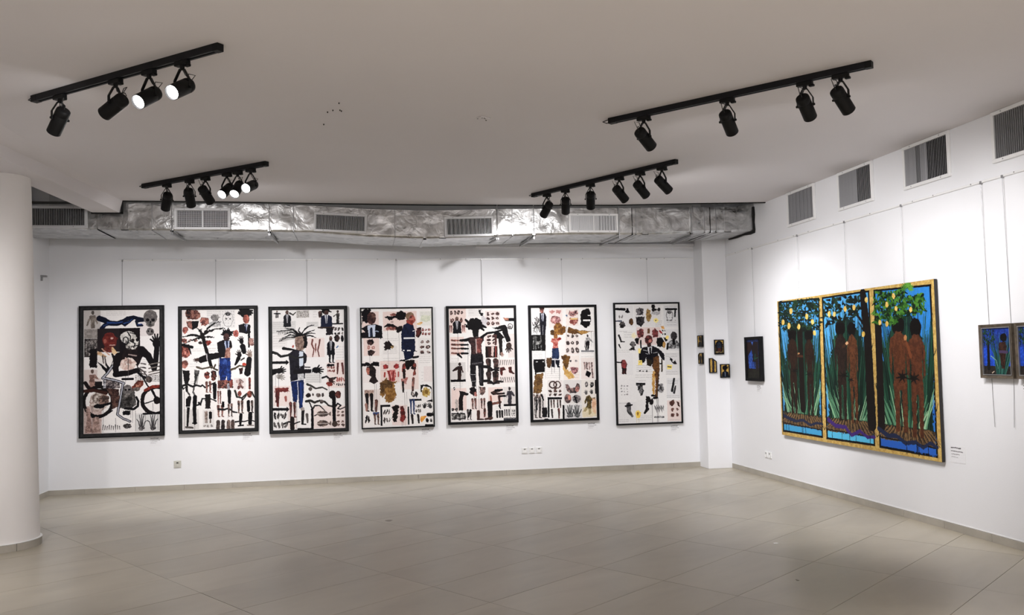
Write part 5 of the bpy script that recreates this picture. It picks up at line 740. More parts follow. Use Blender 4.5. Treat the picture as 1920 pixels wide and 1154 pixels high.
# ------------------------------------------------------------------ foil-clad air duct under the ceiling
YD0, YD1 = 10.80, 11.58
TOP = [(-3.87, 3.515), (-2.606, 3.48), (-2.093, 3.475), (-1.015, 3.459), (-.528, 3.443), (.115, 3.409), (.792, 3.392), (1.113, 3.399), (1.655, 3.419), (1.998, 3.422), (2.582, 3.432), (3.572, 3.447), (4.181, 3.456), (4.63, 3.482), (5.15, 3.495)]
BOT = [(-3.87, 3.17), (-2.947, 3.165), (-2.592, 3.15), (-2.077, 3.143), (-1.424, 3.136), (-1.011, 3.133), (-.515, 3.126), (.111, 3.078), (.805, 3.053), (1.036, 3.061), (1.68, 3.08), (1.991, 3.093), (2.594, 3.107), (3.185, 3.106), (3.75, 3.109), (4.17, 3.126), (4.831, 3.149), (5.137, 3.168)]
K = YD0 / 10.6
def lerp(tab, x):
    x = x / K
    for (a, za), (b, zb) in zip(tab, tab[1:]):
        if x <= b or (b, zb) == tab[-1]: return 1.6 + (za + (zb - za) * max(0, (x - a) / (b - a)) - 1.6) * K
ztop = lambda x: min(lerp(TOP, x), ZC - .012) if x < 4.9 else min(lerp(TOP, x), ZC + .03)
zbot = lambda x: lerp(BOT, x)
duct = thing('air_duct', 'silver foil-wrapped air duct running along the top of the back wall', 'duct', (.7, 11.2, 3.08))
DO = Vector((.7, 11.2, 3.08))
def duct_section(x0, x1, yf=YD0, ztf=ztop, zbf=zbot, amp=.006):
    mb = MB(); nx = max(6, int((x1 - x0) / .045)); nz = 9; ny = 8; k = 0
    def pt(u, kind, v):
        x = x0 + (x1 - x0) * u; zt, zb = ztf(x), zbf(x); e = min(1, 8 * u, 8 * (1 - u)) * min(1, 5 * v, 5 * (1 - v))
        rc = .03
        if kind == 4: t = v * math.pi / 2; return (x, yf + rc - rc * math.sin(t) * 1.0 + amp * e * 0, zb + rc - rc * math.cos(t))
        zb0 = zb; zb = zb + (rc if kind == 0 else 0)
        if kind == 0: return (x, yf + amp * e * noise.noise((x * 5, v * 2.4, 3.1)) * 2, zb + (zt - zb) * v)
        if kind == 1: return (x, yf + rc + (YD1 - yf - rc) * v, zb + amp * e * noise.noise((x * 4, v * 4, 8.2)) * 2)
        if kind == 2: return (x, YD1, zb + (zt - zb) * v)
        return (x, yf + (YD1 - yf) * v, zt)
    for kind, nv in ((0, nz), (1, ny), (2, 2), (3, 2), (4, 5)):
        n0 = len(mb.v)
        for i in range(nx + 1):
            for j in range(nv + 1): mb.v.append(pt(i / nx, kind, j / nv))
        for i in range(nx):
            for j in range(nv): a = n0 + i * (nv + 1) + j; mb.f.append((a, a + 1, a + nv + 2, a + nv + 1))
    o = mb.build('duct_section', 'foil', duct, smooth=True, shift=DO); return o
cuts = [-2.95, -2.65, -2.13, -1.03, -.56, .117, .81, 1.03, 1.69, 2.17, 2.62, 3.22, 3.62, 4.24, 4.74, 5.105]
for a, b in zip(cuts, cuts[1:]): duct_section(a, b)
duct_section(-3.865, -2.95, YD0 - .008, lambda x: 3.455, lambda x: zbot(x) - .012)
def flange(x, wdt, dep, mat='foil', name='flange'):
    zt, zb = ztop(x), zbot(x); mb = MB()
    mb.box((x - wdt / 2, YD0 - dep, zb - dep), (x + wdt / 2, YD0 + .004, zt)).box((x - wdt / 2, YD0 - dep, zb - dep), (x + wdt / 2, YD1, zb + .004))
    mb.build(name, mat, duct, shift=DO)
for x in (-2.13, -1.03, .81, 2.17, 4.24): flange(x, .035, .012)
for x in (-2.65, 1.03, 3.62, 4.74): flange(x, .085, .004, name='tape_strip')
for x in (-2.35, -.75, .45, 1.9, 3.45, 3.5, 4.42, 4.5, 4.58): flange(x, .009, .004, 'dark' if x in (3.45, 4.5) else 'grey', 'seam')
# black strip standing in for the unlit ragged gap at the right wall
mb = MB(); zt, zb = ztop(5.1), zbot(5.1)
prev = None
ring = [(YD0 - .02, ZC - .004), (YD0 - .028, 3.4), (YD0 - .012, 3.3), (YD0 - .026, 3.2), (YD0 - .012, zb - .03), (YD0 + .12, zb - .035), (YD0 + .3, zb - .02), (YD0 + .55, zb - .024), (YD1, zb - .016)]
inn = [(YD0 + .012, ZC - .004), (YD0 + .004, 3.4), (YD0 + .016, 3.3), (YD0 + .004, 3.2), (YD0 + .012, zb + .01), (YD0 + .12, zb + .006), (YD0 + .3, zb + .004), (YD0 + .55, zb + .004), (YD1, zb + .004)]
for (a, b), (c, d) in zip(zip(ring, inn), zip(ring[1:], inn[1:])):
    n = len(mb.v); mb.v += [(5.085, *a), (5.085, *b), (5.085, *d), (5.085, *c), (5.111, *a), (5.111, *b), (5.111, *d), (5.111, *c)]
    mb.f += [(n, n + 1, n + 2, n + 3), (n, n + 3, n + 7, n + 4), (n + 1, n + 5, n + 6, n + 2), (n, n + 4, n + 5, n + 1), (n + 3, n + 2, n + 6, n + 7)]
mb.build('gap_shade', 'dark', duct, shift=DO)
tag(MB().tube([(-3.86, 10.95, 3.52), (-3.4, 10.94, 3.515), (-3.1, 10.96, 3.53), (-2.75, 10.95, 3.52)], .016).build('conduit_pipe', 'grey', smooth=True), 'thin grey conduit above the leftmost duct grille', 'pipe')

# hangers: threaded rod in front of the duct and channel under it
for i, (x, y1, dx) in enumerate(((-2.13, 11.35, .03), (-1.03, 11.56, .03), (1.71, 11.2, -.04), (2.17, 11.57, -.03), (3.275, 11.6, -.03), (4.24, 11.6, .03))):
    nm = ('first', 'second', 'third', 'fourth', 'fifth', 'sixth')[i]
    zb = zbot(x) - .016; t = thing('duct_hanger', nm + ' steel hanger from the left holding up the foil duct', 'bracket', (x, YD0, zb), 0, 'hangers under the foil duct')
    MB().bar((0, -.012, -.014), (dx, y1 - YD0, -.014), .024, .024).build('channel', 'grey', t)
    MB().tube([(0, -.019, -.028), (0, -.019, ZC - zb - (.003 if x < 4.2 else 0))], .0045, 6).build('rod', 'grey', t)
    MB().lathe([(0, -.034), (.011, -.034), (.011, -.026), (0, -.026)], (0, -.019, 0), (0, 0, 1), 6).build('nut', 'grey', t)

# ------------------------------------------------------------------ vent grilles
SLAT = {}
def slat_mesh(h, wd, mt='slat'):
    key = (round(h, 3), round(wd, 3), mt)
    if key not in SLAT:
        o = MB().box((-.0013, -wd / 2, 0), (.0013, wd / 2, h)); me = bpy.data.meshes.new('slat'); me.from_pydata(o.v, [], o.f); me.materials.append(M[mt]); SLAT[key] = me
    return SLAT[key]
def grille(loc, rot, w, h, fw, n, ang, label, group, dep=.034, tilt=0, rows=0, div=False, mat='grille', slat='slat'):
    t = thing('vent_grille', label, 'vent', loc, rot, group)
    t.rotation_euler = Matrix.Rotation(rot, 4, 'Z').to_euler() if not tilt else (Matrix.Rotation(rot, 3, 'Z') @ Matrix.Rotation(tilt, 3, 'Y')).to_euler()
    mb = MB()
    for a, b in (((-w / 2, -dep, 0), (w / 2, 0, fw)), ((-w / 2, -dep, h - fw), (w / 2, 0, h)), ((-w / 2, -dep, fw), (-w / 2 + fw, 0, h - fw)), ((w / 2 - fw, -dep, fw), (w / 2, 0, h - fw))): mb.box(a, b)
    mb.build('frame', mat, t, bevel=.0025)
    MB().box((-w / 2 + fw, -.004, fw), (w / 2 - fw, 0, h - fw)).build('cavity_shade', 'dark', t)  # dark plate stands in for the unlit cavity behind the slats
    iw = w - 2 * fw
    for i in range(n):
        o = link('slat', slat_mesh(h - 2 * fw, .0165, slat), t); u = (i + .5) / n; o.location = (-w / 2 + fw + iw * u, -dep + .0125, fw); o.rotation_euler = (0, 0, ang(u, i))
    for k in range(rows):
        z = fw + (h - 2 * fw) * (k + 1) / (rows + 1); MB().box((-iw / 2, -dep + .004, z - .0016), (iw / 2, -dep + .009, z + .0016)).build('crossbar', 'slat', t)
    if div: MB().box((-.007, -dep - .001, fw), (.007, -.004, h - fw)).build('divider', mat, t)
    k = MB()
    for sx in (-.32, .32):
        for z in (fw * .5, h - fw * .5): k.lathe([(0, 0), (.0055, 0), (.0055, .0025), (0, .0025)], (sx * w, -dep + .001, z), (0, -1, 0), 8)
    o = k.build('screws', 'grey', t); o['kind'] = 'stuff'
    return t
R = lambda a: a + random.uniform(-.06, .06)
# flush grilles high on the right wall: measured opening (y0 far, y1 near, z0, z1)
wg = 'ventilation grilles high on the right wall'
def right_grille(ya, yb, z0, z1, ang, label): return grille((XR, (ya + yb) / 2, z0 - .03), RIGHT, abs(ya - yb) + .06, min(z1 - z0 + .06, ZC - .003 - z0 + .03), .03, 27, ang, label, wg, dep=.026, mat='white', slat='slatgrey')
right_grille(9.835, 9.247, 3.122, 3.478, lambda u, i: R(-.05) if i % 4 else R(.75), 'square white vent grille with closed slats, nearest the far right corner')
right_grille(8.687, 8.095, 3.124, 3.478, lambda u, i: R(-.35) if u < .55 else R(.8), 'wall vent grille with bluish half closed slats, second from the far corner')
right_grille(7.525, 6.918, 3.127, 3.478, lambda u, i: R(-.4) if u < .25 else (R(.3) if u < .36 else (R(-.35) if u < .52 else R(1.0))), 'wall vent grille with slats open on its right half, above the triptych')
right_grille(6.33, 5.72, 3.118, 3.478, lambda u, i: R(.15), 'vent grille cut by the right edge of the picture, above the small pair of paintings')
# grilles in the duct face
dg = 'grilles in the front of the foil duct'
def duct_grille(xa, xb, za, zb, yl, **kw):
    s = yl / 10.58; f = lambda z: 1.6 + (z - 1.6) * s
    return grille(((xa + xb) / 2 * s, yl - kw.pop('fwd', .009), f(za)), BACK, (xb - xa) * s, f(zb) - f(za), **kw)
duct_grille(-3.87 / 1.02, -2.985, 3.165, 3.415, YD0 - .009, fw=.03, n=42, ang=lambda u, i: R(.1), label='leftmost duct grille with narrow vertical slats behind the round column', group=dg, dep=.03)
duct_grille(-2.055, -1.438, 3.15, 3.397, YD0, fw=.03, n=30, ang=lambda u, i: R(.05), label='duct grille with a fine crossed mesh in two halves, behind the far left spotlights', group=dg, rows=13, div=True)
duct_grille(-.505, .107, 3.122, 3.345, YD0, fw=.026, n=34, ang=lambda u, i: R(.35), label='slightly sloping duct grille, alone between the two far spotlight tracks', group=dg, tilt=math.radians(2.6))
duct_grille(1.03, 1.627, 3.075, 3.316, YD0, fw=.026, n=32, ang=lambda u, i: R(.2) if i % 3 else R(.7), label='duct grille with uneven slats tilting up to the right, left of the far right track', group=dg, tilt=math.radians(-1.4))
duct_grille(2.56, 3.186, 3.124, 3.358, YD0, fw=.026, n=32, ang=lambda u, i: R(1.1) if u < .6 or i % 2 else R(.5), label='bright white duct grille with a centre bar, rightmost on the duct', group=dg, div=True, mat='white', fwd=.018)

# ------------------------------------------------------------------ picture rails and wires
t = thing('picture_rail', 'thin white picture hanging rail across the back wall', 'rail', (-3.04, YB, 2.961), BACK)
MB().box((0, -.014, 0), (7.79, 0, .02)).build('rail', 'white', t, bevel=.002)
for x in (.06, .42, .78, 1.7, 2.08, 2.44, 3.3, 4.15, 4.5, 5.3, 5.66, 6.15, 7.0, 7.35): MB().lathe([(0, 0), (.006, 0), (.006, .003), (0, .003)], (x, -.0135, .012), (0, -1, 0), 8).build('screw', 'grey', t)
t = thing('picture_rail', 'thin white picture hanging rail along the right wall', 'rail', (XR, 11.74, 2.961), RIGHT)
MB().box((0, -.014, 0), (11.0, 0, .02)).build('rail', 'white', t, bevel=.002)
for x in (.35, .75, 1.6, 2.0, 2.35, 2.9, 3.6, 4.3, 4.6, 5.1, 5.6, 6.2, 6.8): MB().lathe([(0, 0), (.006, 0), (.006, .003), (0, .003)], (x, -.0135, .012), (0, -1, 0), 8).build('screw', 'grey', t)
def wire(loc, rot, z1, label, group, z2=None, r=.0018, dx=0):
    t = thing('hanging_wire', label, 'wire', (loc[0], loc[1], z1), rot, group); H = 2.963 - z1
    MB().tube([(0, -.003 if z2 else -.02, 0), (0, -.018, H)], r, 6).build('wire', 'wire', t, smooth=True)
    MB().box((-.006, -.026, H - .012), (.006, -.008, H + .012)).build('hook', 'wire', t)
    if z2 is not None: MB().tube([(0, -.003, 0), (0, -.003, z2 - z1 + .4), (dx * .3, -.006, z2 - z1 + .25), (dx, -.012, z2 - z1)], r, 6).build('loose_end', 'wire', t, smooth=True)
gw = 'hanging wires on the back wall'; gr = 'hanging wires on the right wall'
SUB = ['the motorcycle collage', 'the palm tree collage', 'the profile collage', 'the navy coat collage', 'the black trousers collage', 'the ochre collage', 'the pale page collage']
TOPS = [2.381, 2.362, 2.344, 2.318, 2.325, 2.321, 2.343]
for x, s, z in zip((-2.987, -1.834, -.675, .509, 1.675, 2.804, 4.047), SUB, TOPS): wire((x, YB, 0), BACK, z - .03, 'thin wire running from the back rail down to ' + s, gw, r=.0024 if s[4] in 'mnb' else .0017)
wire((XR, 10.865), RIGHT, 1.79, 'thin wire holding the narrow blue night painting', gr)
for y, s in ((9.649, 'left'), (8.619, 'middle'), (7.616, 'right')): wire((XR, y), RIGHT, 2.2, 'thin wire from the right rail above the triptych, its %s one' % s, gr)
wire((XR, 6.515), RIGHT, 1.79, 'wire over the lagoon painting, its loose end hanging below', gr, .95, dx=.02)
wire((XR, 6.266), RIGHT, 1.79, 'second wire of the lagoon painting, beside the picture edge', gr, .96, dx=-.01)

# ------------------------------------------------------------------ pictures
def canvas(w, h, dep, im, name, parent, z0, mat_edge='canvasedge', y=0, clipc=None):
    mb = MB()
    if clipc is None:
        mb.quad([(-w / 2, y - dep, z0), (w / 2, y - dep, z0), (w / 2, y - dep, z0 + h), (-w / 2, y - dep, z0 + h)], [(0, 0), (1, 0), (1, 1), (0, 1)])
    else: mb.quad([(-w / 2 + u * w, y - dep, z0 + v * h) for u, v in clipc], clipc)
    me_o = mb.build(name, art_mat('art_' + im.name, im), parent)
    return me_o
def bars(w, h, fw, y0, y1, z0=0, inset=0):
    """four mitred bars between depths y0 (wall side) and y1 (front)"""
    mb = MB(); o = [(-w / 2, z0), (w / 2, z0), (w / 2, z0 + h), (-w / 2, z0 + h)]; i_ = [(-w / 2 + fw, z0 + fw), (w / 2 - fw, z0 + fw), (w / 2 - fw, z0 + h - fw), (-w / 2 + fw, z0 + h - fw)]
    for k in range(4):
        a, b, c, d = o[k], o[(k + 1) % 4], i_[(k + 1) % 4], i_[k]; n = len(mb.v)
        mb.v += [(a[0], -y0, a[1]), (b[0], -y0, b[1]), (c[0], -y0, c[1]), (d[0], -y0, d[1]), (a[0], -y1, a[1]), (b[0], -y1, b[1]), (c[0], -y1 + inset, c[1]), (d[0], -y1 + inset, d[1])]
        mb.f += [tuple(n + i for i in q) for q in ((0, 1, 2, 3), (7, 6, 5, 4), (0, 4, 5, 1), (1, 5, 6, 2), (2, 6, 7, 3), (3, 7, 4, 0))]
    return mb
def picture(loc, rot, w, h, im, label, group, fw, dep=.045, mat='frameblk', lip=None, gap=.012):
    t = thing('framed_picture', label, 'picture', loc, rot, group)
    bars(w, h, fw, gap, dep).build('frame', mat, t)
    if lip: bars(w + .004, h + .004, .015, gap, dep + .006, -.002).build('outer_lip', 'frameblk', t); bars(w - 2 * fw + .012, h - 2 * fw + .012, .008, gap + .012, dep + .001, fw - .006).build('inner_lip', 'frameblk', t)
    MB().box((-w / 2 + fw * .5, -gap - .008, fw * .5), (w / 2 - fw * .5, -gap, h - fw * .5)).build('backing_board', 'frameblk', t)
    canvas(w - 2 * fw + .004, h - 2 * fw + .004, dep - .012, im, 'canvas', t, fw - .002)
    return t
gp = 'framed collages on the back wall'
FR = [(-3.498, -2.476, .709, 2.381, .05, 'framegry', 1, art_rider, 'charcoal framed collage of a skull headed rider on a motorcycle'),
      (-2.298, -1.311, .7215, 2.362, .041, 'framegry', 1, art_palm, 'charcoal framed collage with a man in blue jeans beside a palm tree'),
      (-1.167, -.150, .680, 2.344, .041, 'framegry', 1, art_profile, 'dark framed collage of a man in profile with palm fronds for hair'),
      (.018, .993, .697, 2.318, .017, 'frameblk', 0, art_doctor, 'thin black framed collage with a bald figure in a navy coat'),
      (1.174, 2.141, .715, 2.325, .034, 'frameblk', 0, art_back, 'black framed collage of a dark figure seen from behind in black trousers'),
      (2.313, 3.284, .709, 2.321, .034, 'frameblk', 0, art_ochre, 'black framed collage with ochre brown smears and a stomach drawing'),
      (3.533, 4.505, .624, 2.343, .022, 'frameblk', 0, art_pages, 'tall black framed collage of pale pages around a one legged suited man')]
for x0, x1, z0, z1, fw, mt, lip, fn, lab in FR:
    picture(((x0 + x1) / 2, YB, z0), BACK, x1 - x0, z1 - z0, fn().image(fn.__name__), lab, gp, fw, .05, mt, lip)
# triptych on one deep canvas
W3, H3 = 3.015, 1.63
t = thing('triptych_painting', 'large gold bordered triptych of garden couples on the right wall', 'painting', (XR, 8.651, .591), RIGHT)
MB().box((-W3 / 2, -.042, 0), (W3 / 2, -.012, H3)).build('stretcher', 'canvasedge', t)
canvas(W3, H3, .043, art_garden().image('art_garden'), 'canvas', t, 0)
im = art_lagoon().image('art_lagoon')
def small(loc, w, h, im, label, fw=.03, mat='framebrz', dep=.05):
    t = thing('framed_painting', label, 'painting', loc, RIGHT, 'small paintings on the right wall')
    bars(w, h, fw, .008, dep, 0, .012).build('frame', mat, t); bars(w - 2 * fw + .01, h - 2 * fw + .01, .007, .012, dep - .004, fw - .005).build('inner_lip', 'grey' if mat == 'framebrz' else mat, t)
    MB().box((-w / 2 + .006, -.016, .006), (w / 2 - .006, -.006, h - .006)).build('backing_board', 'canvasedge', t)
    canvas(w - 2 * fw + .004, h - 2 * fw + .004, dep - .016, im, 'canvas', t, fw - .002)
small((XR, 6.399, 1.347), .375, .438, im, 'small bronze framed painting of a figure in reeds by a blue lagoon')
small((XR, 5.992, 1.347), .375, .438, im, 'small bronze framed painting cut off by the right edge of the picture')
small((XR, 10.884, 1.228), .452, .577, art_night().image('art_night'), 'narrow dark painting with bright blue shapes, left of the triptych', .035, 'frameblk', .06)
# gold icon panels around the pillar
gi = 'small gold icon panels on the corner pillar'
def icon(loc, rot, w, h, k, label, clipc=None):
    t = thing('icon_panel', label, 'painting', loc, rot, gi)
    pl = clipc or [(0, 0), (1, 0), (1, 1), (0, 1)]; mb = MB(); n = len(pl)
    mb.v = [(-w / 2 + u * w, -.006, v * h) for u, v in pl] + [(-w / 2 + u * w, -.024, v * h) for u, v in pl]
    mb.f = [tuple(range(n)), tuple(n + i for i in reversed(range(n)))] + [(i, (i + 1) % n, n + (i + 1) % n, n + i) for i in range(n)]
    mb.build('board', 'frameblk', t)
    s = .012; cu, cv = .5, .5; rim = MB()
    q = [(cu + (u - cu) * (1 - 2 * s / w), cv + (v - cv) * (1 - 2 * s / h)) for u, v in pl]
    rim.v = [(-w / 2 + u * w, -.0305, v * h) for u, v in pl] + [(-w / 2 + u * w, -.0305, v * h) for u, v in q] + [(-w / 2 + u * w, -.024, v * h) for u, v in pl] + [(-w / 2 + u * w, -.024, v * h) for u, v in q]
    for i in range(n):
        j = (i + 1) % n; rim.f += [(i, j, n + j, n + i), (i, 2 * n + i, 2 * n + j, j), (n + i, n + j, 3 * n + j, 3 * n + i)]
    rim.build('rim', 'frameblk', t)
    canvas(w, h, .0245, art_icon(k).image('icon'), 'canvas', t, 0, clipc=q)
YP, XP = 11.745, 4.755
icon((4.956, YP, 1.585), BACK, .138, .206, 0, 'gold icon with a dark arched head, highest on the pillar front')
icon((4.856, YP, 1.330), BACK, .108, .205, 1, 'gold icon with a clipped top corner and dark column figure', [(0, 0), (1, 0), (1, .78), (.45, 1), (0, 1)])
icon((5.030, YP, 1.258), BACK, .135, .19, 2, 'gold icon of a suited figure with spiky dreadlocks')
icon((XP, 11.86, 1.695), RIGHT, .17, .163, 3, 'gold icon seen edge on, upper of two on the pillar side')
icon((XP, 11.858, 1.456), RIGHT, .15, .156, 4, 'small dark icon with a cut corner, lower of two on the pillar side', [(0, 0), (1, 0), (1, 1), (.3, 1), (0, .82)])

# ------------------------------------------------------------------ captions
cap = art_caption().image('caption')
def caption(loc, rot, label, w=.15, h=.12, group='caption labels beside the pictures'):
    t = thing('caption_label', label, 'label', loc, rot, group)
    MB().box((-w / 2, -.0015, 0), (w / 2, 0, h)).build('plate', 'white', t); canvas(w - .002, h - .002, .002, cap, 'print', t, .001)
for x, z, s in zip((-2.589, -1.445, -.283, .884, 2.039, 3.194, 4.401), (.69, .705, .66, .68, .685, .68, .6), SUB): caption((x, YB, z - .12), BACK, 'small pale caption label under the right end of ' + s)
caption((XR, 6.985, .60), RIGHT, 'pale caption label at the lower right of the triptych', .2, .15)
caption((XR, 10.83, 1.06), RIGHT, 'pale caption label under the narrow blue night painting')
caption((XR, 6.1, 1.19), RIGHT, 'pale caption label below the paintings at the right edge', .16)

# ------------------------------------------------------------------ wall sockets
def socket(loc, rot, label, group=None, mat='white', w=.082):
    t = thing('wall_socket', label, 'socket', loc, rot, group)
    MB().box((-w / 2, -.011, -w / 2), (w / 2, 0, w / 2)).build('plate', mat, t, bevel=.003)
    MB().lathe([(.031, 0), (.031, .0035), (.027, .004), (.026, -.002), (0, -.002)], (0, -.011, 0), (0, -1, 0), 24).build('well', mat, t, smooth=True)
    k = MB(); k.lathe([(0, 0), (.0045, 0), (.0045, .001), (0, .001)], (-.0095, -.0095, 0), (0, -1, 0), 8); k.lathe([(0, 0), (.0045, 0), (.0045, .001), (0, .001)], (.0095, -.0095, 0), (0, -1, 0), 8)
    k.prism([(0, 0)] * 3, 0, 0) if False else None
    k.build('holes', 'dark', t)['kind'] = 'stuff'
    MB().box((-.012, -.015, .012), (.012, -.009, .024)).build('earth_clip', 'grey' if mat == 'white' else 'dark', t)
socket((-2.323, YB, .331), BACK, 'single grey wall socket under the palm tree collage', None, 'ivory', .09)
for x, s in ((2.222, 'left'), (2.322, 'middle'), (2.422, 'right')): socket((x, YB, .325), BACK, 'white wall socket, %s of three below the black framed collages' % s, 'row of three sockets on the back wall')
for y, s in ((10.68, 'left'), (10.578, 'right')): socket((XR, y, .296), RIGHT, 'white wall socket, %s of two low on the right wall' % s, 'pair of sockets on the right wall')

# ------------------------------------------------------------------ lighting tracks and spotlights
ZT = ZC - .044
TR = [((-2.21, 6.589), (-.794, 5.398)), ((-2.194, 9.717), (-.84, 8.554)), ((2.017, 6.794), (3.354, 5.277)), ((2.02, 10.027), (3.079, 8.19))]
TN = ['near left', 'far left', 'near right', 'far right']
for (a, b), nm in zip(TR, TN):
    a, b = Vector((*a, 0)), Vector((*b, 0)); L = (b - a).length; th = math.atan2((b - a).y, (b - a).x)
    t = thing('track_rail', 'black ceiling lighting track, the %s one of four' % nm, 'light track', (a.x, a.y, ZT), th, 'ceiling lighting tracks')
    mb = MB(); hw = .023
    mb.box((0, -hw, .008), (L, hw, .0435)).box((0, -hw, 0), (L, -.008, .008)).box((0, .008, 0), (L, hw, .008)); mb.build('rail', 'track', t)
    for x0, x1 in ((-.012, .05), (L - .035, L + .012)): MB().box((x0, -hw - .002, -.002), (x1, hw + .002, .0435)).build('end_cap', 'black', t, bevel=.002)
    MB().tube([(.05, .01, .03), (.0, .025, .026), (-.06, .035, .02), (-.075, .0, .028), (-.02, -.012, .031)], .004, 6).build('feed_cable', 'blackrub', t, smooth=True)
LAMPS = [(0, .156, (-0.509, 0.509, -0.695), 0, 'first'), (0, .479, (-0.757, 0.511, -0.407), 0, 'second'), (0, .657, (-0.419, -0.726, -0.545), 1, 'third'), (0, .824, (-0.393, -0.772, -0.5), 1, 'fourth'),
         (1, .203, (-0.26, 0.645, -0.72), 0, 'first'), (1, .397, (0.024, 0.68, -0.733), 0, 'second'), (1, .528, (0.33, 0.715, -0.617), 0, 'third'), (1, .70, (-0.337, -0.757, -0.559), 1, 'fourth'), (1, .784, (-0.195, -0.729, -0.656), 1, 'fifth'), (1, .884, (-0.317, -0.871, -0.375), 1, 'sixth'),
         (2, .149, (0.685, 0.505, -0.525), 0, 'first'), (2, .496, (0.55, 0.595, -0.586), 0, 'second'), (2, .781, (0.605, 0.565, -0.56), 0, 'third'), (2, .902, (0.69, 0.37, -0.622), 0, 'fourth'),
         (3, .11, (-0.27, 0.74, -0.615), 0, 'first'), (3, .255, (0.15, 0.7, -0.698), 0, 'second'), (3, .441, (0.155, 0.67, -0.726), 0, 'third'), (3, .642, (0.68, 0.41, -0.607), 0, 'fourth'), (3, .779, (0.68, 0.425, -0.597), 0, 'fifth'), (3, .915, (0.74, 0.33, -0.586), 0, 'sixth')]
def spotlight(tr, t01, d, lit, nm, power=1.0, cone=None):
    (a, b) = TR[tr]; a, b = Vector((*a, 0)), Vector((*b, 0)); th = math.atan2((b - a).y, (b - a).x); p = a + (b - a) * t01
    lab = ('glowing black spotlight shining out of the wall direction, %s from the left on the %s track' if lit else 'black cylinder spotlight turned to the wall, %s from the left on the %s track') % (nm, TN[tr])
    if lit: lab = 'glowing spotlight with its white face showing, %s from the left on the %s track' % (nm, TN[tr])
    t = thing('spotlight', lab, 'spotlight', (p.x, p.y, ZT), 0, 'spotlights on the ceiling tracks')
    rz = Matrix.Rotation(th, 4, 'Z')
    MB().box((-.055, -.019, -.028), (.055, .019, .0), rz).box((.03, -.013, -.042), (.066, .013, -.026), rz).build('adapter', 'black', t, bevel=.003)
    MB().lathe([(0, -.052), (.014, -.052), (.016, -.02), (0, -.02)], (0, 0, 0), (0, 0, 1), 14).build('stem', 'black', t, smooth=True)
    D = Vector(d).normalized(); az = Vector((D.x, D.y, 0)).normalized(); sd = Vector((0, 0, 1)).cross(az)
    pz = -.166; pv = Vector((0, 0, pz)); rad = .047; yk = MB()
    yk.bar((sd * -.016) + Vector((0, 0, -.05)), (sd * .016) + Vector((0, 0, -.05)), .004, .018, az)
    for s in (-1, 1):
        pts = [sd * s * .014 + Vector((0, 0, -.049)), sd * s * (rad + .007) + Vector((0, 0, -.118)), sd * s * (rad + .007) + Vector((0, 0, pz - .008))]
        for u, v in zip(pts, pts[1:]): yk.bar(u, v, .006, .019, az)
    yk.build('yoke', 'black', t)
    MB().lathe([(0, 0), (.008, 0), (.008, .012), (0, .012)], pv + sd * (rad + .006), sd, 10).build('knob', 'black', t); MB().lathe([(0, 0), (.008, 0), (.008, .012), (0, .012)], pv - sd * (rad + .006), -sd, 10).build('knob', 'black', t)
    r0 = -.08
    MB().lathe([(0, r0), (rad * .8, r0), (rad * .95, r0 + .006), (rad, r0 + .02), (rad, r0 + .045), (rad - .0015, r0 + .047), (rad - .0015, r0 + .05), (rad, r0 + .052), (rad, .112), (rad - .003, .115), (rad - .004, .09), (rad - .004, .02), (0, .01)], pv, D, 32).build('housing', 'black', t, smooth=True)
    MB().lathe([(0, .104), (.02, .106), (rad - .006, .1), (rad - .005, .085)], pv, D, 32).build('lamp_face', 'glow', t, smooth=True)
    bk = pv + D * (r0 + .004); pp = D.cross(sd).normalized(); pp = pp if pp.z > 0 else -pp
    MB().tube([Vector((0, 0, -.05)) - az * .004, Vector((0, 0, -.08)) - az * .02 + sd * .008, (bk + Vector((0, 0, -.06))) / 2 - az * .012 + sd * .012, bk + pp * .025 - D * .028, bk + pp * .005 - D * .03, bk - D * .002], .0032, 6).build('cable', 'blackrub', t, smooth=True)
    MB().tube([bk + pp * .03 + D * .01, bk + pp * .06 - D * .03, bk + pp * .04 - D * .07 + sd * .015, bk + pp * .02 - D * .01 + sd * .014], .003, 6).build('cable', 'blackrub', t, smooth=True)
    ld = bpy.data.lights.new('lamp_light', 'SPOT'); lo = bpy.data.objects.new('lamp_light', ld); COL.objects.link(lo); lo.parent = t
    ld.energy = LAMP_W * power; ld.color = LAMP_COL; ld.spot_size = cone or LAMP_CONE[lit]; ld.spot_blend = .9; ld.shadow_soft_size = .035
    lo.location = pv + D * .125; lo.rotation_euler = D.to_track_quat('-Z', 'Y').to_euler()
    if not lit:      # weak wide spill round the beam
        l2 = ld.copy(); o2 = bpy.data.objects.new('lamp_spill', l2); COL.objects.link(o2); o2.parent = t; o2.location = lo.location; o2.rotation_euler = lo.rotation_euler
        l2.energy = ld.energy * (.1 if tr in (1, 3) else .04); l2.spot_size = math.radians(150); l2.spot_blend = .7; l2.shadow_soft_size = .02
POWER = [.5, .7, .7, .7, 1.15, 1.12, 1.25, .5, .7, .5, .85, .8, .75, .75, 1.0, .72, .88, 1.0, .9, .55]
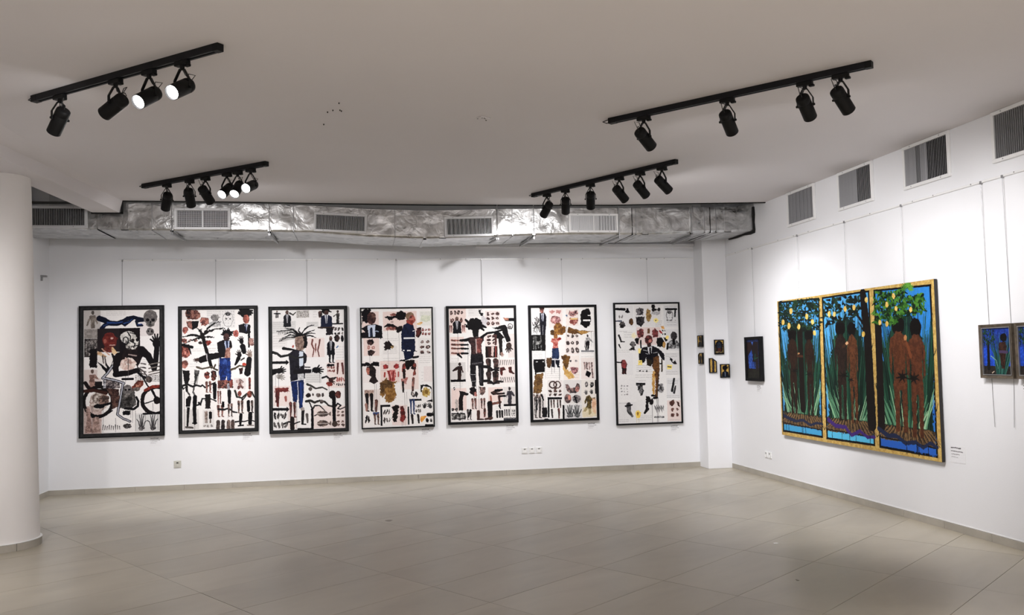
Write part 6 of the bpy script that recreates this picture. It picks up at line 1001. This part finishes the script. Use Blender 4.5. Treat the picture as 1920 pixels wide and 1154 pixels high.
CONES = [None, .7] + [None] * 5 + [1.1, 1.1, 1.0] + [1.6] * 4 + [1.5] * 3 + [1.2] * 3
for L_, pw, cn in zip(LAMPS, POWER, CONES): spotlight(*L_, power=pw, cone=cn)

# ------------------------------------------------------------------ small things
t = thing('ceiling_bracket', 'small plastered over fixing plate with dark holes in mid ceiling', 'bracket', (.997, 6.862, ZC), .5)
MB().box((-.05, -.03, -.012), (.05, .035, 0)).build('plate', 'ceiling', t, bevel=.004)
k = MB()
for x, y in ((-.03, -.02), (-.012, -.024), (.004, -.012), (.032, .014), (-.044, .02), (.044, .026)): k.lathe([(0, 0), (.006, 0), (.006, .0015), (0, .0015)], (x, y, -.0115), (0, 0, -1), 8)
k.build('holes', 'dark', t)['kind'] = 'stuff'
t = thing('ceiling_hook', 'tiny dark leftover screws in the ceiling between the left tracks', 'screw', (-.17, 6.75, ZC), .2)
for x, y in ((0, 0), (.05, -.02), (.064, .0), (-.03, .06), (.0, .42), (.01, -.2)): MB().lathe([(0, 0), (.005, 0), (.004, .01), (0, .011)], (x, y, 0), (0, 0, -1), 8).build('screw', 'dark', t)
tag(MB().prism([(3.385, 7.0), (3.43, 7.005), (3.425, 7.03), (3.395, 7.035)], .0006, .004).build('paper_scrap', 'paper'), 'tiny white paper scrap on the open floor', 'scrap')
tag(MB().prism([(.269 + .035 * math.cos(t_) * (1 + .3 * math.sin(3 * t_)), 9.051 + .045 * math.sin(t_)) for t_ in (i * 2 * math.pi / 14 for i in range(14))], .0004, .0009).build('floor_stain', 'stain'), 'small dark smudge on the floor before the navy coat collage', 'stain')
tag(MB().prism([(2.99, 5.85), (3.008, 5.852), (3.004, 5.885), (2.994, 5.88)], .0006, .003).build('dark_crumb', 'stain'), 'tiny dark crumb on the floor near the bottom of the picture', 'crumb')
t = thing('wall_rod', 'short dark rod on a stub bracket behind the round column', 'rod', (XL, 11.77, 2.745), 0)
MB().bar((-.0, 0, 0), (.07, -.0, -.004), .04, .022).build('rod', 'grey', t); MB().box((.0, -.012, -.06), (.02, .012, -.012)).build('bracket', 'grey', t)
